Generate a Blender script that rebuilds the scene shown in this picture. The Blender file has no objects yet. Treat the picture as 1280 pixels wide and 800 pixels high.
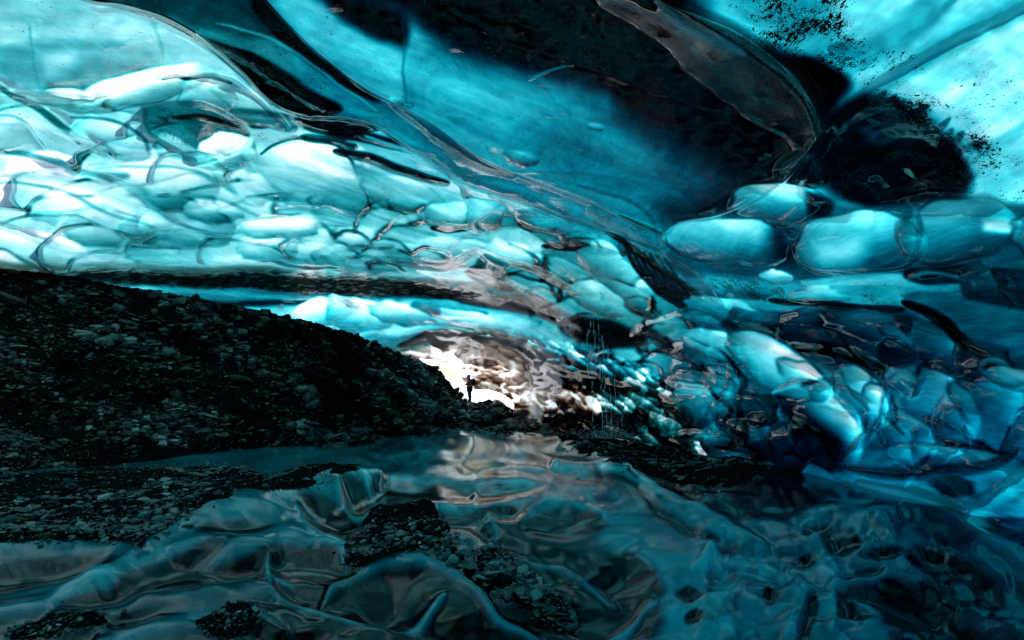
import bpy, math, random
import numpy as np
from mathutils import Vector
R = math.radians
rng = np.random.default_rng(7)
random.seed(7)

# ------------------------------------------------------------------ scene, camera
sc = bpy.context.scene
C = sc.collection
F, CU, CV, EYE = 640.0, 640.0, 470.0, 1.6          # focal length in px of the 1280x800 frame
cam_d = bpy.data.cameras.new('camera'); cam = bpy.data.objects.new('camera', cam_d); C.objects.link(cam)
cam_d.sensor_width = 36; cam_d.lens = 18; cam_d.shift_y = 70 / 1280
cam_d.clip_start = 0.05; cam_d.clip_end = 20000
cam.location = (0, 0, EYE); cam.rotation_euler = (R(90), 0, 0)
sc.camera = cam

# ------------------------------------------------------------------ numpy helpers
def hash2(ix, iy, seed):
    n = (ix.astype(np.int64) * 374761393 + iy.astype(np.int64) * 668265263 + seed * 1442695041) & 0x7fffffff
    n = ((n ^ (n >> 13)) * 1274126177) & 0x7fffffff
    n = n ^ (n >> 16)
    return (n & 0xffff).astype(np.float32) / 65535.0
def vnoise(x, y, seed=0):
    x = np.asarray(x, np.float32); y = np.asarray(y, np.float32)
    ix = np.floor(x); iy = np.floor(y); fx = x - ix; fy = y - iy
    fx = fx * fx * fx * (fx * (fx * 6 - 15) + 10); fy = fy * fy * fy * (fy * (fy * 6 - 15) + 10)
    a = hash2(ix, iy, seed); b = hash2(ix + 1, iy, seed); c = hash2(ix, iy + 1, seed); d = hash2(ix + 1, iy + 1, seed)
    return ((a * (1 - fx) + b * fx) * (1 - fy) + (c * (1 - fx) + d * fx) * fy) * 2 - 1
def fbm(x, y, seed=0, octs=4, gain=0.5):
    s = 0; a = 1.0; t = 0
    for o in range(octs):
        s = s + a * vnoise(x * 2 ** o + 17.3 * o, y * 2 ** o - 9.1 * o, seed + o); t += a; a *= gain
    return s / t
def sstep(e0, e1, x):
    t = np.clip((x - e0) / (e1 - e0), 0, 1); return t * t * (3 - 2 * t)
def interp(x, pts):
    return np.interp(x, [p[0] for p in pts], [p[1] for p in pts])
def curve(pts, n=8):
    """Catmull-Rom through the points"""
    P = [np.array(p, float) for p in pts]
    if len(P) < 3: return [tuple(p) for p in P]
    out = []
    for i in range(len(P) - 1):
        p0 = P[max(i - 1, 0)]; p1 = P[i]; p2 = P[i + 1]; p3 = P[min(i + 2, len(P) - 1)]
        for k in range(n):
            t = k / n
            out.append(tuple(0.5 * (2 * p1 + (p2 - p0) * t + (2 * p0 - 5 * p1 + 4 * p2 - p3) * t * t + (3 * p1 - p0 - 3 * p2 + p3) * t ** 3)))
    out.append(tuple(P[-1])); return out

class Map:
    """relief, ice properties and painted brightness laid out over the surface, one cell per milli-radian or so"""
    def __init__(s, u0, v0, u1, v1):
        s.u0, s.v0, s.w, s.h = u0, v0, int(u1 - u0), int(v1 - v0)
        s.U, s.V = np.meshgrid(np.arange(s.w, dtype=np.float32) + u0, np.arange(s.h, dtype=np.float32) + v0)
        s.H = np.zeros_like(s.U); s.L = np.zeros_like(s.U)          # relief, log of painted brightness, read as clarity
        s.ash = np.zeros_like(s.U); s.frost = np.zeros_like(s.U); s.silt = np.zeros_like(s.U)  # ash and silt are partly painted: undercut shade, warm mouth light
        s.rimn = sstep(-.35, .45, fbm(s.U / 26, s.V / 18, 13, 2))
        s.wu = fbm(s.U / 60, s.V / 44, 3, 2) * 5.5
        s.wv = fbm(s.U / 64, s.V / 44, 9, 2) * 4.5
    def win(s, x0, y0, x1, y1):
        i0 = max(0, int(x0 - s.u0)); i1 = min(s.w, int(x1 - s.u0) + 2)
        j0 = max(0, int(y0 - s.v0)); j1 = min(s.h, int(y1 - s.v0) + 2)
        return None if i1 <= i0 or j1 <= j0 else (slice(j0, j1), slice(i0, i1))
    def sd_poly(s, poly, pad, warp=1.0):
        P = np.array(poly, float)
        w = s.win(P[:, 0].min() - pad - 8, P[:, 1].min() - pad - 8, P[:, 0].max() + pad + 8, P[:, 1].max() + pad + 8)
        if w is None: return None, None
        x = s.U[w] + s.wu[w] * warp; y = s.V[w] + s.wv[w] * warp
        d2 = np.full(x.shape, 1e12, np.float32); ins = np.zeros(x.shape, bool)
        n = len(P)
        for i in range(n):
            ax, ay = P[i]; bx, by = P[(i + 1) % n]
            ex, ey = bx - ax, by - ay; L = ex * ex + ey * ey + 1e-9
            t = np.clip(((x - ax) * ex + (y - ay) * ey) / L, 0, 1)
            d2 = np.minimum(d2, (x - ax - t * ex) ** 2 + (y - ay - t * ey) ** 2)
            if by != ay:
                ins ^= ((ay > y) != (by > y)) & (x < ex * (y - ay) / (by - ay) + ax)
        d = np.sqrt(d2); return w, np.where(ins, d, -d)
    def mask(s, poly, soft, warp=1.0, smooth=True):
        if smooth: poly = curve(list(poly) + [poly[0]], 5)[:-1]
        w, d = s.sd_poly(poly, soft, warp)
        return w, (None if w is None else sstep(-soft * .5, soft * .5, d))
    def sd_line(s, pts, pad, warp=1.0):
        P = np.array(curve(pts, 6), float)
        w = s.win(P[:, 0].min() - pad - 8, P[:, 1].min() - pad - 8, P[:, 0].max() + pad + 8, P[:, 1].max() + pad + 8)
        if w is None: return None, None, None, None
        x = s.U[w] + s.wu[w] * warp; y = s.V[w] + s.wv[w] * warp
        best = np.full(x.shape, 1e12, np.float32); side = np.zeros(x.shape, np.float32); tt = np.zeros(x.shape, np.float32)
        n = len(P) - 1
        for i in range(n):
            ax, ay = P[i]; bx, by = P[i + 1]; ex, ey = bx - ax, by - ay; L = ex * ex + ey * ey + 1e-9
            t = np.clip(((x - ax) * ex + (y - ay) * ey) / L, 0, 1)
            d2 = (x - ax - t * ex) ** 2 + (y - ay - t * ey) ** 2
            m = d2 < best; best = np.where(m, d2, best)
            side = np.where(m, np.sign(ex * (y - ay) - ey * (x - ax)), side); tt = np.where(m, (i + t) / n, tt)
        return w, np.sqrt(best), side, tt
    def blend(s, w, L1, m):
        s.L[w] = np.log((1 - m) * np.exp(.45 * s.L[w]) + m * np.exp(.45 * L1)) / .45
    def clear(s, poly, B, soft=12, amt=1.0, warp=1.0):  # B is a brightness painted in as ice clarity
        w, m = s.mask(poly, soft, warp)
        if w is None: return
        s.blend(w, math.log(B), m * amt)
    def streak(s, pts, width, B, amt=1.0, hgt=0.0, warp=1.0, soft=False):
        """ribbon: width tapers to both ends; also a ridge (+) or groove (-)"""
        w, d, sd, t = s.sd_line(pts, width * (1.6 if not soft else 3.2), warp)
        if w is None: return
        wd = width * (0.25 + 0.75 * np.sqrt(np.clip(np.sin(t * math.pi), 0, 1)))
        m = (1 - sstep(wd * 0.45, wd, d)) if not soft else np.exp(-(d / (wd * np.where(sd > 0, 1.5, .8))) ** 2)
        if B is not None: s.blend(w, math.log(B), m * amt)
        if hgt: s.H[w] += hgt * width / F * np.exp(-(d / (wd * (.6 if not soft else 1.25) + .3)) ** 2) * (1 if not soft else .45)
    def attr(s, name, poly, val, soft=20, warp=1.0):
        A = getattr(s, name); w, m = s.mask(poly, soft, warp)
        if w is None: return
        A[w] += (val - A[w]) * m
    def dome(s, cx, cy, rx, ry, rot=0, k=.5, B=None, rim=None, rimamt=.7, p=.7, warp=1.0, lean=.75, rough=.34):
        e = max(rx, ry) * 1.6 + 8
        w = s.win(cx - e, cy - e, cx + e, cy + e)
        if w is None: return
        x = s.U[w] + s.wu[w] * warp - cx; y = s.V[w] + s.wv[w] * warp - cy
        c, n = math.cos(R(rot)), math.sin(R(rot))
        a = (x * c + y * n) / rx; b = (-x * n + y * c) / ry
        rr = np.sqrt(a * a + b * b) + 1e-4
        wob = 1 + rough * fbm(a / rr * 1.3 + cx * .37, b / rr * 1.3 + cy * .41, 77, 2) + .2 * rough * vnoise(a / rr * 3.1 + cx, b / rr * 3.1 + cy, 78)
        wob = 1 + (wob - 1) * np.clip(rr, 0, 1) ** 2
        q = (rr * wob) ** 2
        hole = k < 0
        if hole: s.H[w] += k * min(rx, ry) / F * np.exp(-q * 1.6)
        else: s.H[w] += np.where(q < 1, k * min(rx, ry) / F * np.maximum(1 - q, 0) ** p, 0)
        m = 1 - (sstep(.35, 1.15, q) if hole else sstep(.86, 1.04, q))
        if B is not None:
            g = math.log(B) + .15 + (0 if hole else -lean * b - .25 * a * (b > 0) - .5 * np.minimum(q, 1.2) ** 1.5)         # painted shading: bulges darken towards foot and edge
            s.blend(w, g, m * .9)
        if rim:  # foot shade painted as a dark rim
            sd = sstep(-.5, .6, b * (1 if not hole else -1))
            r = np.exp(-((np.sqrt(q) - .98) / (.035 if not hole else .09)) ** 2) * rimamt * sd * (.3 + .7 * s.rimn[w])
            s.blend(w, math.log(rim), r)
    def step(s, poly, amt, soft=3, inner=None, warp=1.0):
        """lift (or sink) an area by amt px; inner = distance over which it fades again inside"""
        pl = curve(list(poly) + [poly[0]], 5)[:-1]
        w, d = s.sd_poly(pl, soft, warp)
        if w is None: return
        m = sstep(-soft * .5, soft * .5, d)
        if inner: m = m * (1 - .9 * sstep(0, inner, d))
        s.H[w] += amt / F * m
    def scallops(s, poly, size, rotf, k, jit, crease, aniso=1.8, soft=25, seed=1, dens=1.0, frac=1.0, tone=.45):
        g = np.random.default_rng(seed)
        w, m = s.mask(poly, soft)
        x0, y0 = s.u0 + w[1].start, s.v0 + w[0].start; x1, y1 = s.u0 + w[1].stop, s.v0 + w[0].stop
        pts = []
        tries = 26000; X = g.uniform(x0, x1, tries); Y = g.uniform(y0, y1, tries)
        Q = np.zeros((3, 4000)); nq = 0
        for x, y in zip(X, Y):
            j, i = int(y - s.v0), int(x - s.u0)
            if not (0 <= j < s.h and 0 <= i < s.w): continue
            jj, ii = j - w[0].start, i - w[1].start
            if not (0 <= jj < m.shape[0] and 0 <= ii < m.shape[1]) or m[jj, ii] < .05: continue
            r = size(x, y) * g.choice([.45, .65, .85, 1.1, 1.5])
            if nq:
                dd = ((Q[0, :nq] - x) / 1.35) ** 2 + ((Q[1, :nq] - y) * 1.25) ** 2
                if (dd < (dens * .8 * np.minimum(Q[2, :nq], r)) ** 2).any(): continue
            if nq >= 3999: break
            Q[:, nq] = (x, y, r); nq += 1
        px, py, pr = Q[0, :nq], Q[1, :nq], Q[2, :nq]
        S1 = np.full(s.U[w].shape, -1e3, np.float32); S2 = S1.copy(); own = np.zeros(S1.shape, np.float32); grad = np.zeros(S1.shape, np.float32); sz = np.ones(S1.shape, np.float32)
        for x, y, r in zip(px, py, pr):
            rot = R(rotf(x, y) + g.normal(0, 14)); an = aniso * g.uniform(.7, 1.3); off = g.uniform(-.15, .25)
            ra, rb = r * math.sqrt(an), r / math.sqrt(an); e = 1.9 * ra
            i0 = int(max(0, x - e - x0)); i1 = int(min(S1.shape[1], x + e - x0)); j0 = int(max(0, y - e - y0)); j1 = int(min(S1.shape[0], y + e - y0))
            if i1 <= i0 or j1 <= j0: continue
            ws = (slice(j0, j1), slice(i0, i1)); wg = (slice(j0 + w[0].start, j1 + w[0].start), slice(i0 + w[1].start, i1 + w[1].start))
            k_w = min(1.0, r / 22)
            X_ = s.U[wg] + s.wu[wg] * 1.3 * k_w - x; Y_ = s.V[wg] + s.wv[wg] * 1.3 * k_w - y
            c, n = math.cos(rot), math.sin(rot)
            a = (X_ * c + Y_ * n) / ra; b = (-X_ * n + Y_ * c) / rb
            b = b + .25 * a * a                                         # bent, crescent-like
            val = (k * r / math.sqrt(an) / F) * (1 + off - a * a - b * b)
            s1 = S1[ws]; up = val > s1
            S2[ws] = np.where(up, s1, np.maximum(S2[ws], val)); S1[ws] = np.where(up, val, s1)
            own[ws] = np.where(up, g.normal(0, 1), own[ws]); grad[ws] = np.where(up, b, grad[ws]); sz[ws] = np.where(up, r, sz[ws])
        ok = S1 > -100
        S2 = np.maximum(S2, -.5); S1 = np.where(ok, np.maximum(S1, -.12), 0)
        grad = np.clip(grad, -1, 1); edge = np.where(ok, (S1 - S2) * F / sz, 1)
        s.H[w] += S1 * m
        L = own * jit - (grad - .1) * tone + np.log(crease) * np.exp(-(edge / (.014 + .02 * s.rimn[w])) ** 2) * (.25 + .75 * s.rimn[w])  # lobe shading, top to bottom and in creases, painted into clarity
        s.L[w] += np.where(ok, L, 0) * m * frac

def scales(s, poly, size, rotf, k, jit, rim, soft=25, seed=1, n=400, lean=.28, aniso=1.9):
    """overlapping scallops: each shows its sharp upper arc and melts into the ice below it"""
    g = np.random.default_rng(seed); w, m = s.mask(poly, soft)
    x0, y0 = s.u0 + w[1].start, s.v0 + w[0].start; hh_, ww_ = m.shape
    P = []
    for _ in range(n * 12):
        x, y = g.uniform(0, ww_), g.uniform(0, hh_)
        if m[int(y), int(x)] < .1: continue
        X, Y = x + x0, y + y0; r = size(X, Y) * g.choice([.5, .75, 1.0, 1.3, 1.6])
        if any((X - a) ** 2 / 2.2 + (Y - b) ** 2 * 1.3 < (.62 * min(r, c)) ** 2 for a, b, c in P): continue
        P.append((X, Y, r))
        if len(P) >= n: break
    P.sort(key=lambda p: p[1] + p[0] * .15 + g.normal(0, 12))
    Hb = np.zeros(m.shape, np.float32); Lb = np.zeros(m.shape, np.float32)
    for X, Y, r in P:
        rot = R(rotf(X, Y) + g.normal(0, 9)); an = aniso * g.uniform(.75, 1.35); ra, rb = r * math.sqrt(an), r / math.sqrt(an); e = 1.7 * ra + 8
        i0 = int(max(0, X - e - x0)); i1 = int(min(ww_, X + e - x0)); j0 = int(max(0, Y - e - y0)); j1 = int(min(hh_, Y + e - y0))
        if i1 <= i0 or j1 <= j0: continue
        ws = (slice(j0, j1), slice(i0, i1)); wg = (slice(j0 + w[0].start, j1 + w[0].start), slice(i0 + w[1].start, i1 + w[1].start))
        x = s.U[wg] + s.wu[wg] - X; y = s.V[wg] + s.wv[wg] - Y; c, q_ = math.cos(rot), math.sin(rot)
        a = (x * c + y * q_) / ra; b = (-x * q_ + y * c) / rb
        rr = np.sqrt(a * a + b * b) + 1e-4; wob = 1 + .30 * fbm(a / rr * 1.1 + X, b / rr * 1.1 + Y, 55, 2)
        q = (rr * wob) ** 2; px_ = 1.6 / rb
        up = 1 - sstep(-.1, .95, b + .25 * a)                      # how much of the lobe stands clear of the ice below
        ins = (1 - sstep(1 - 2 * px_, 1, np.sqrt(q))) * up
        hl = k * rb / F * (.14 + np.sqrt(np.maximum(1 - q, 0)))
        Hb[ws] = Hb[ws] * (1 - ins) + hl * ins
        Ll = g.normal(0, jit) - lean * (b + .3) - .25 * np.minimum(q, 1) ** 2  # painted shading: each lobe darkens downwards and at its edge
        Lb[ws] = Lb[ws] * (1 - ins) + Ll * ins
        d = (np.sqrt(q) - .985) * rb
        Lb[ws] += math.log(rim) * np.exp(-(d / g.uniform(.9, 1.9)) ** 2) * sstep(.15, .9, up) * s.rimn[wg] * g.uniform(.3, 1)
    s.H[w] += Hb * m; s.L[w] += Lb * m

def bilinear(A, fx, fy):
    h, w = A.shape; fx = np.clip(fx, 0, w - 1.001); fy = np.clip(fy, 0, h - 1.001)
    i = fx.astype(int); j = fy.astype(int); a = fx - i; b = fy - j
    return (A[j, i] * (1 - a) + A[j, i + 1] * a) * (1 - b) + (A[j + 1, i] * (1 - a) + A[j + 1, i + 1] * a) * b

def blur(A, n=1):
    for _ in range(n):
        B = A.copy(); B[1:-1] = (A[:-2] + 2 * A[1:-1] + A[2:]) / 4; A = B
        B = A.copy(); B[:, 1:-1] = (A[:, :-2] + 2 * A[:, 1:-1] + A[:, 2:]) / 4; A = B
    return A

def mesh_np(name, verts, quads, mat, attrs=None, smooth=True, parent=None, tris=None):
    me = bpy.data.meshes.new(name)
    verts = np.asarray(verts, np.float32)
    if tris is not None: faces = np.asarray(tris, np.int32); k = 3
    else: faces = np.asarray(quads, np.int32); k = 4
    me.vertices.add(len(verts)); me.vertices.foreach_set('co', verts.ravel())
    me.loops.add(faces.size); me.loops.foreach_set('vertex_index', faces.ravel())
    me.polygons.add(len(faces)); me.polygons.foreach_set('loop_start', np.arange(len(faces), dtype=np.int32) * k)
    me.update(calc_edges=True); me.validate()
    me.polygons.foreach_set('use_smooth', np.full(len(me.polygons), smooth, bool))
    for n, a in (attrs or {}).items():
        at = me.attributes.new(n, 'FLOAT', 'POINT'); at.data.foreach_set('value', np.asarray(a, np.float32).ravel())
    me.materials.append(mat); me.update()
    o = bpy.data.objects.new(name, me); C.objects.link(o)
    if parent: o.parent = parent
    return o
def grid_quads(nr, nc, keep=None, flip=False):
    i = np.arange(nr * nc).reshape(nr, nc)
    q = np.stack([i[:-1, :-1], i[:-1, 1:], i[1:, 1:], i[1:, :-1]], -1).reshape(-1, 4)
    if flip: q = q[:, ::-1]
    return q if keep is None else q[keep.reshape(-1)]

# ------------------------------------------------------------------ materials
class NT:
    def __init__(s, name):
        s.m = bpy.data.materials.new(name); s.m.use_nodes = True; s.t = s.m.node_tree; s.t.nodes.clear()
    def n(s, typ, **kw):
        nd = s.t.nodes.new(typ)
        for k, v in kw.items(): setattr(nd, k, v)
        return nd
    def l(s, a, b): s.t.links.new(a, b)
    def put(s, sock, v):
        if isinstance(v, bpy.types.NodeSocket): s.l(v, sock)
        elif v is not None: sock.default_value = v
    def math(s, op, a, b=None, c=None, clamp=False):
        nd = s.n('ShaderNodeMath', operation=op, use_clamp=clamp)
        for i, v in enumerate((a, b, c)): s.put(nd.inputs[i], v)
        return nd.outputs[0]
    def attr(s, name): return s.n('ShaderNodeAttribute', attribute_name=name).outputs['Fac']
    def noise(s, vec, scale, detail=3, rough=.5, dist=0.0):
        nd = s.n('ShaderNodeTexNoise'); s.l(vec, nd.inputs['Vector'])
        nd.inputs['Scale'].default_value = scale; nd.inputs['Detail'].default_value = detail
        nd.inputs['Roughness'].default_value = rough; nd.inputs['Distortion'].default_value = dist
        return nd.outputs['Fac']
    def rng(s, x, a, b, c=0., d=1.):
        nd = s.n('ShaderNodeMapRange', interpolation_type='SMOOTHSTEP'); s.put(nd.inputs[0], x)
        for i, v in enumerate((a, b, c, d)): s.put(nd.inputs[i + 1], v)
        return nd.outputs[0]
    def mix(s, fac, a, b):
        nd = s.n('ShaderNodeMixShader'); s.put(nd.inputs[0], fac); s.l(a, nd.inputs[1]); s.l(b, nd.inputs[2]); return nd.outputs[0]
    def mapping(s, vec, scale, rot=(0, 0, 0)):
        nd = s.n('ShaderNodeMapping'); s.l(vec, nd.inputs[0]); nd.inputs['Scale'].default_value = scale; nd.inputs['Rotation'].default_value = rot
        return nd.outputs[0]
    def bump(s, h, strength, dist, normal=None):
        nd = s.n('ShaderNodeBump'); s.l(h, nd.inputs['Height']); nd.inputs['Strength'].default_value = strength; nd.inputs['Distance'].default_value = dist
        if normal: s.l(normal, nd.inputs['Normal'])
        return nd.outputs[0]
    def rgb(s, r, g, b):
        nd = s.n('ShaderNodeCombineColor'); s.put(nd.inputs[0], r); s.put(nd.inputs[1], g); s.put(nd.inputs[2], b); return nd.outputs[0]
    def out(s, sh):
        o = s.n('ShaderNodeOutputMaterial'); s.l(sh, o.inputs['Surface']); return s.m

def ice_material(name, floor=False):
    t = NT(name)
    co = t.n('ShaderNodeTexCoord').outputs['Object']
    thick = t.math('ADD', t.attr('thickness'), .10); ash = t.attr('ash'); frost = t.attr('frost'); deep = t.attr('deep'); silt = t.attr('silt')  # thickness carries painted light and dark; silt partly painted mouth light
    # layering and cloudiness inside the ice
    warp = t.mapping(co, (.7, .35, 2.2), (R(12), R(22), 0))
    n1 = t.noise(warp, 1.5, 5, .55, 1.2)
    n2 = t.noise(co, 9, 5, .6, .4)
    n3 = t.noise(t.mapping(co, (1, .5, 4.5), (R(8), R(18), 0)), 4.5, 4, .6, 1.5)
    v = t.math('ADD', t.math('MULTIPLY', t.math('SUBTRACT', n1, .5), .8), t.math('ADD', t.math('MULTIPLY', t.math('SUBTRACT', n2, .5), .06), t.math('MULTIPLY', t.math('SUBTRACT', n3, .5), .55)))
    tt = t.math('MAXIMUM', t.math('MULTIPLY', thick, t.math('ADD', 1.0, v)), 0.0)
    tt = t.math('ADD', tt, t.math('MULTIPLY', v, .12)); tt = t.math('MAXIMUM', tt, 0.0)
    def ch(a, dk, sl):
        k = t.math('ADD', a, t.math('MULTIPLY', deep, dk)); k = t.math('ADD', k, t.math('MULTIPLY', silt, sl - a))
        return t.math('EXPONENT', t.math('MULTIPLY', tt, t.math('MULTIPLY', -1.0, k)))
    col = t.rgb(t.math('MULTIPLY', ch(3.7, .9, .84), .80), t.math('MULTIPLY', ch(1.0, .06, 1.06), .93), t.math('MULTIPLY', ch(.84, -.05, 1.18), .95))
    # grit frozen into the surface
    g1 = t.noise(t.mapping(co, (1, .55, 1.7), (0, R(35), R(20))), 46, 2, .55, .3)
    g2 = t.noise(co, 130, 2, .5)
    g3 = t.noise(co, 3.2, 3, .6)
    dens = t.math('MULTIPLY', ash, t.rng(g3, .3, .65, .2, 1.2))
    thr = t.math('SUBTRACT', .745, t.math('MULTIPLY', dens, .25))
    spk = t.math('MAXIMUM', t.rng(t.math('SUBTRACT', g1, thr), 0.0, .08), t.rng(t.math('SUBTRACT', g2, thr), 0.0, .04))
    spk = t.math('MULTIPLY', spk, t.rng(ash, .01, .08))
    # relief too fine for the mesh
    b1 = t.noise(co, 5, 3, .5, .6)
    b2 = t.noise(co, 90 if not floor else 150, 2, .6)
    nrm = t.bump(b1, .10 if not floor else .06, .05)
    nrm = t.bump(b2, .06 if not floor else .16, .003, nrm)
    nrm2 = t.bump(spk, .5, .006, nrm)
    dif = t.n('ShaderNodeBsdfDiffuse'); t.l(nrm2, dif.inputs['Normal'])
    t.l(col, dif.inputs['Color'])
    if floor:
        mx = dif.outputs[0]
    else:
        tr = t.n('ShaderNodeBsdfTranslucent'); t.l(col, tr.inputs['Color']); t.l(nrm, tr.inputs['Normal'])
        mx = t.mix(.80, dif.outputs[0], tr.outputs[0])
    fr = t.n('ShaderNodeBsdfDiffuse'); fr.inputs['Color'].default_value = (.62, .53, .52, 1); fr.inputs['Roughness'].default_value = .6; t.l(nrm2, fr.inputs['Normal'])  # pink tone stands in for mouth light reflected off the frost
    mx = t.mix(t.math('MULTIPLY', frost, t.rng(g1, .44, .58, .05, 1)), mx, fr.outputs[0])
    ag = t.n('ShaderNodeBsdfDiffuse'); ag.inputs['Color'].default_value = (.010, .011, .012, 1); t.l(nrm2, ag.inputs['Normal'])
    mx = t.mix(spk, mx, ag.outputs[0])
    gl = t.n('ShaderNodeBsdfGlossy'); t.l(nrm2, gl.inputs['Normal'])
    rr = t.rng(n2, .35, .7, .02, .07) if not floor else t.rng(n2, .4, .7, .035, .09)
    rr = t.math('ADD', rr, t.math('MULTIPLY', frost, .2)); t.l(rr, gl.inputs['Roughness'])
    fn = t.n('ShaderNodeFresnel'); fn.inputs['IOR'].default_value = 1.42 if not floor else 1.37; t.l(nrm2, fn.inputs['Normal'])
    mx = t.mix(t.math('MULTIPLY', fn.outputs[0], t.math('MULTIPLY', t.math('SUBTRACT', 1.0, t.math('MULTIPLY', spk, .9)), t.rng(ash, .9, 1.5, 1.0, .25)), clamp=True), mx, gl.outputs[0])
    return t.out(mx)

def rock_material(name, dark=1.0, rough=.38, spec=.6):
    t = NT(name); co = t.n('ShaderNodeTexCoord').outputs['Object']
    info = t.n('ShaderNodeObjectInfo').outputs['Random']; gi = t.n('ShaderNodeNewGeometry').outputs['Random Per Island']
    n = t.noise(co, 14, 5, .65); n2 = t.noise(co, 60, 3, .6)
    r3 = t.math('POWER', t.math('FRACT', t.math('ADD', gi, info)), 5.0)
    v = t.math('MULTIPLY', t.math('ADD', t.math('ADD', .2, t.math('MULTIPLY', r3, 22.0)), t.math('MULTIPLY', n, .7)), dark)
    p = t.n('ShaderNodeBsdfPrincipled')
    t.l(t.rgb(t.math('MULTIPLY', v, .032), t.math('MULTIPLY', v, .032), t.math('MULTIPLY', v, .028)), p.inputs['Base Color'])
    t.l(t.rng(n, .3, .7, rough - .12, rough + .2), p.inputs['Roughness'])
    p.inputs['Specular IOR Level'].default_value = spec
    t.l(t.bump(n2, .5, .01, t.bump(n, .6, .03)), p.inputs['Normal'])
    return t.out(p.outputs[0])

M_roof = ice_material('glacier_ice'); M_floor = ice_material('floor_ice', True)
M_rock = rock_material('wet_slate', .38, .27, .55); M_soil = None
t = NT('wet_grit'); co = t.n('ShaderNodeTexCoord').outputs['Object']; p = t.n('ShaderNodeBsdfDiffuse'); n = t.noise(co, 30, 6, .7)
t.l(t.rgb(t.math('MULTIPLY', n, .012), t.math('MULTIPLY', n, .014), t.math('MULTIPLY', n, .014)), p.inputs[0]); t.l(t.bump(n, 1, .05), p.inputs['Normal'])
M_soil = t.out(p.outputs[0])

# ------------------------------------------------------------------ the roof and walls of ice
UR, VR = (-420, 1700), (-360, 780)
m = Map(UR[0], VR[0], UR[1], VR[1])
VPU, VPV = 640, 488
def size(x, y):
    d = math.hypot(x - VPU, (y - VPV) * 1.5); return 5.0 + .075 * d
def rotf(x, y): return 9 + 30 * min(1, max(0, (x - 780) / 300)) - 4 * min(1, max(0, (500 - x) / 500))

# broad light and dark, painted as clarity of the ice
m.L[:] = math.log(.7)
m.clear([(-420, -360), (520, -360), (520, 330), (-420, 340)], .84, 60)
m.clear([(-420, -40), (380, -40), (390, 150), (-420, 130)], .84, 20)
m.clear([(300, 210), (560, 230), (720, 330), (700, 400), (380, 345)], .72, 70)
m.clear([(560, 240), (780, 270), (900, 360), (900, 420), (700, 380)], .55, 60)
m.clear([(700, 370), (860, 390), (900, 460), (880, 540), (760, 470), (660, 400)], .60, 40)
m.clear([(470, 425), (560, 408), (650, 425), (760, 470), (840, 500), (860, 560), (760, 580), (600, 540), (480, 470)], .02, 30)
m.clear([(860, 350), (1700, 330), (1700, 800), (840, 800)], .24, 60)
m.clear([(860, -360), (1700, -360), (1700, 270), (1080, 270), (1010, 150)], .80, 30)
m.attr('ash', [(-420, -360), (860, -360), (860, 340), (-420, 320)], .34, 60)

# ---- back sheet, top left: smooth with long cracks
m.step([(-420, -300), (-60, -300), (20, -100), (100, 2), (150, 14), (200, 30), (250, 56), (300, 98), (335, 132), (360, 160), (290, 100), (200, 96), (120, 120), (60, 118), (-420, 60)], -32, 8, None, .4)
m.clear([(52, 100), (120, 70), (200, 75), (240, 90), (200, 96), (130, 118), (60, 120)], .50, 26)
m.clear([(50, 103), (90, 108), (130, 112), (100, 121), (55, 118)], .26, 12)
m.clear([(30, 50), (110, 48), (190, 60), (190, 72), (100, 62), (40, 66)], .62, 16)
m.clear([(-80, 60), (32, 60), (48, 115), (-80, 85)], .62, 14)
m.streak([(34, 30), (38, 70), (50, 118)], 2.2, .5, .6, -.4)
m.streak([(185, 15), (205, 50), (205, 75), (198, 92)], 4, .6, .5, -.4)
m.attr('ash', [(28, 0), (70, 0), (70, 22), (40, 30)], .55, 16)
m.attr('ash', [(150, 78), (240, 88), (250, 98), (160, 90)], .55, 14)
m.streak([(150, 80), (200, 88), (245, 97)], 3, .3, .6)

# ---- ledges under it
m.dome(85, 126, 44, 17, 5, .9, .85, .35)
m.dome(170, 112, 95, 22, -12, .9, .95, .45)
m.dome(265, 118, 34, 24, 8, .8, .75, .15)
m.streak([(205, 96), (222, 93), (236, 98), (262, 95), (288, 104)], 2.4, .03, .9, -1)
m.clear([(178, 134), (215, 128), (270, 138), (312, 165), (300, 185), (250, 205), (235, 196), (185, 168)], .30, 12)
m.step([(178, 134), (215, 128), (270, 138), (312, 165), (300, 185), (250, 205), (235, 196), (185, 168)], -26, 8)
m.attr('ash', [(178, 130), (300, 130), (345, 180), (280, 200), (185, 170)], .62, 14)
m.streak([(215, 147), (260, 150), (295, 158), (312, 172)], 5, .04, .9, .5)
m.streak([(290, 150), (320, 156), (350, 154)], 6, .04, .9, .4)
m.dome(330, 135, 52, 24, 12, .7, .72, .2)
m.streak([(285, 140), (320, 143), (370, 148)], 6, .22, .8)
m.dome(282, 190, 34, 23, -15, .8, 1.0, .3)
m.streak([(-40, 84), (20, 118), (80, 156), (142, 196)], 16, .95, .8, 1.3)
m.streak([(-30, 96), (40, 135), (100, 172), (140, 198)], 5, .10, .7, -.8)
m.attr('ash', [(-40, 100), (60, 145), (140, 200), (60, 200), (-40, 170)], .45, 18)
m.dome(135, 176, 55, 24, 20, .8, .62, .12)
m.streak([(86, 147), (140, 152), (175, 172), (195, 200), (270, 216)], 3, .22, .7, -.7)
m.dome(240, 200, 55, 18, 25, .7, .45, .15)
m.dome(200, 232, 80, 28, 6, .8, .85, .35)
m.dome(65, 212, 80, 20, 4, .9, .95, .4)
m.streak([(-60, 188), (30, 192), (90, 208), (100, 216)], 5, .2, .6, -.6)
m.dome(392, 218, 78, 44, 10, .75, .86, .06, .85)
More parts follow.
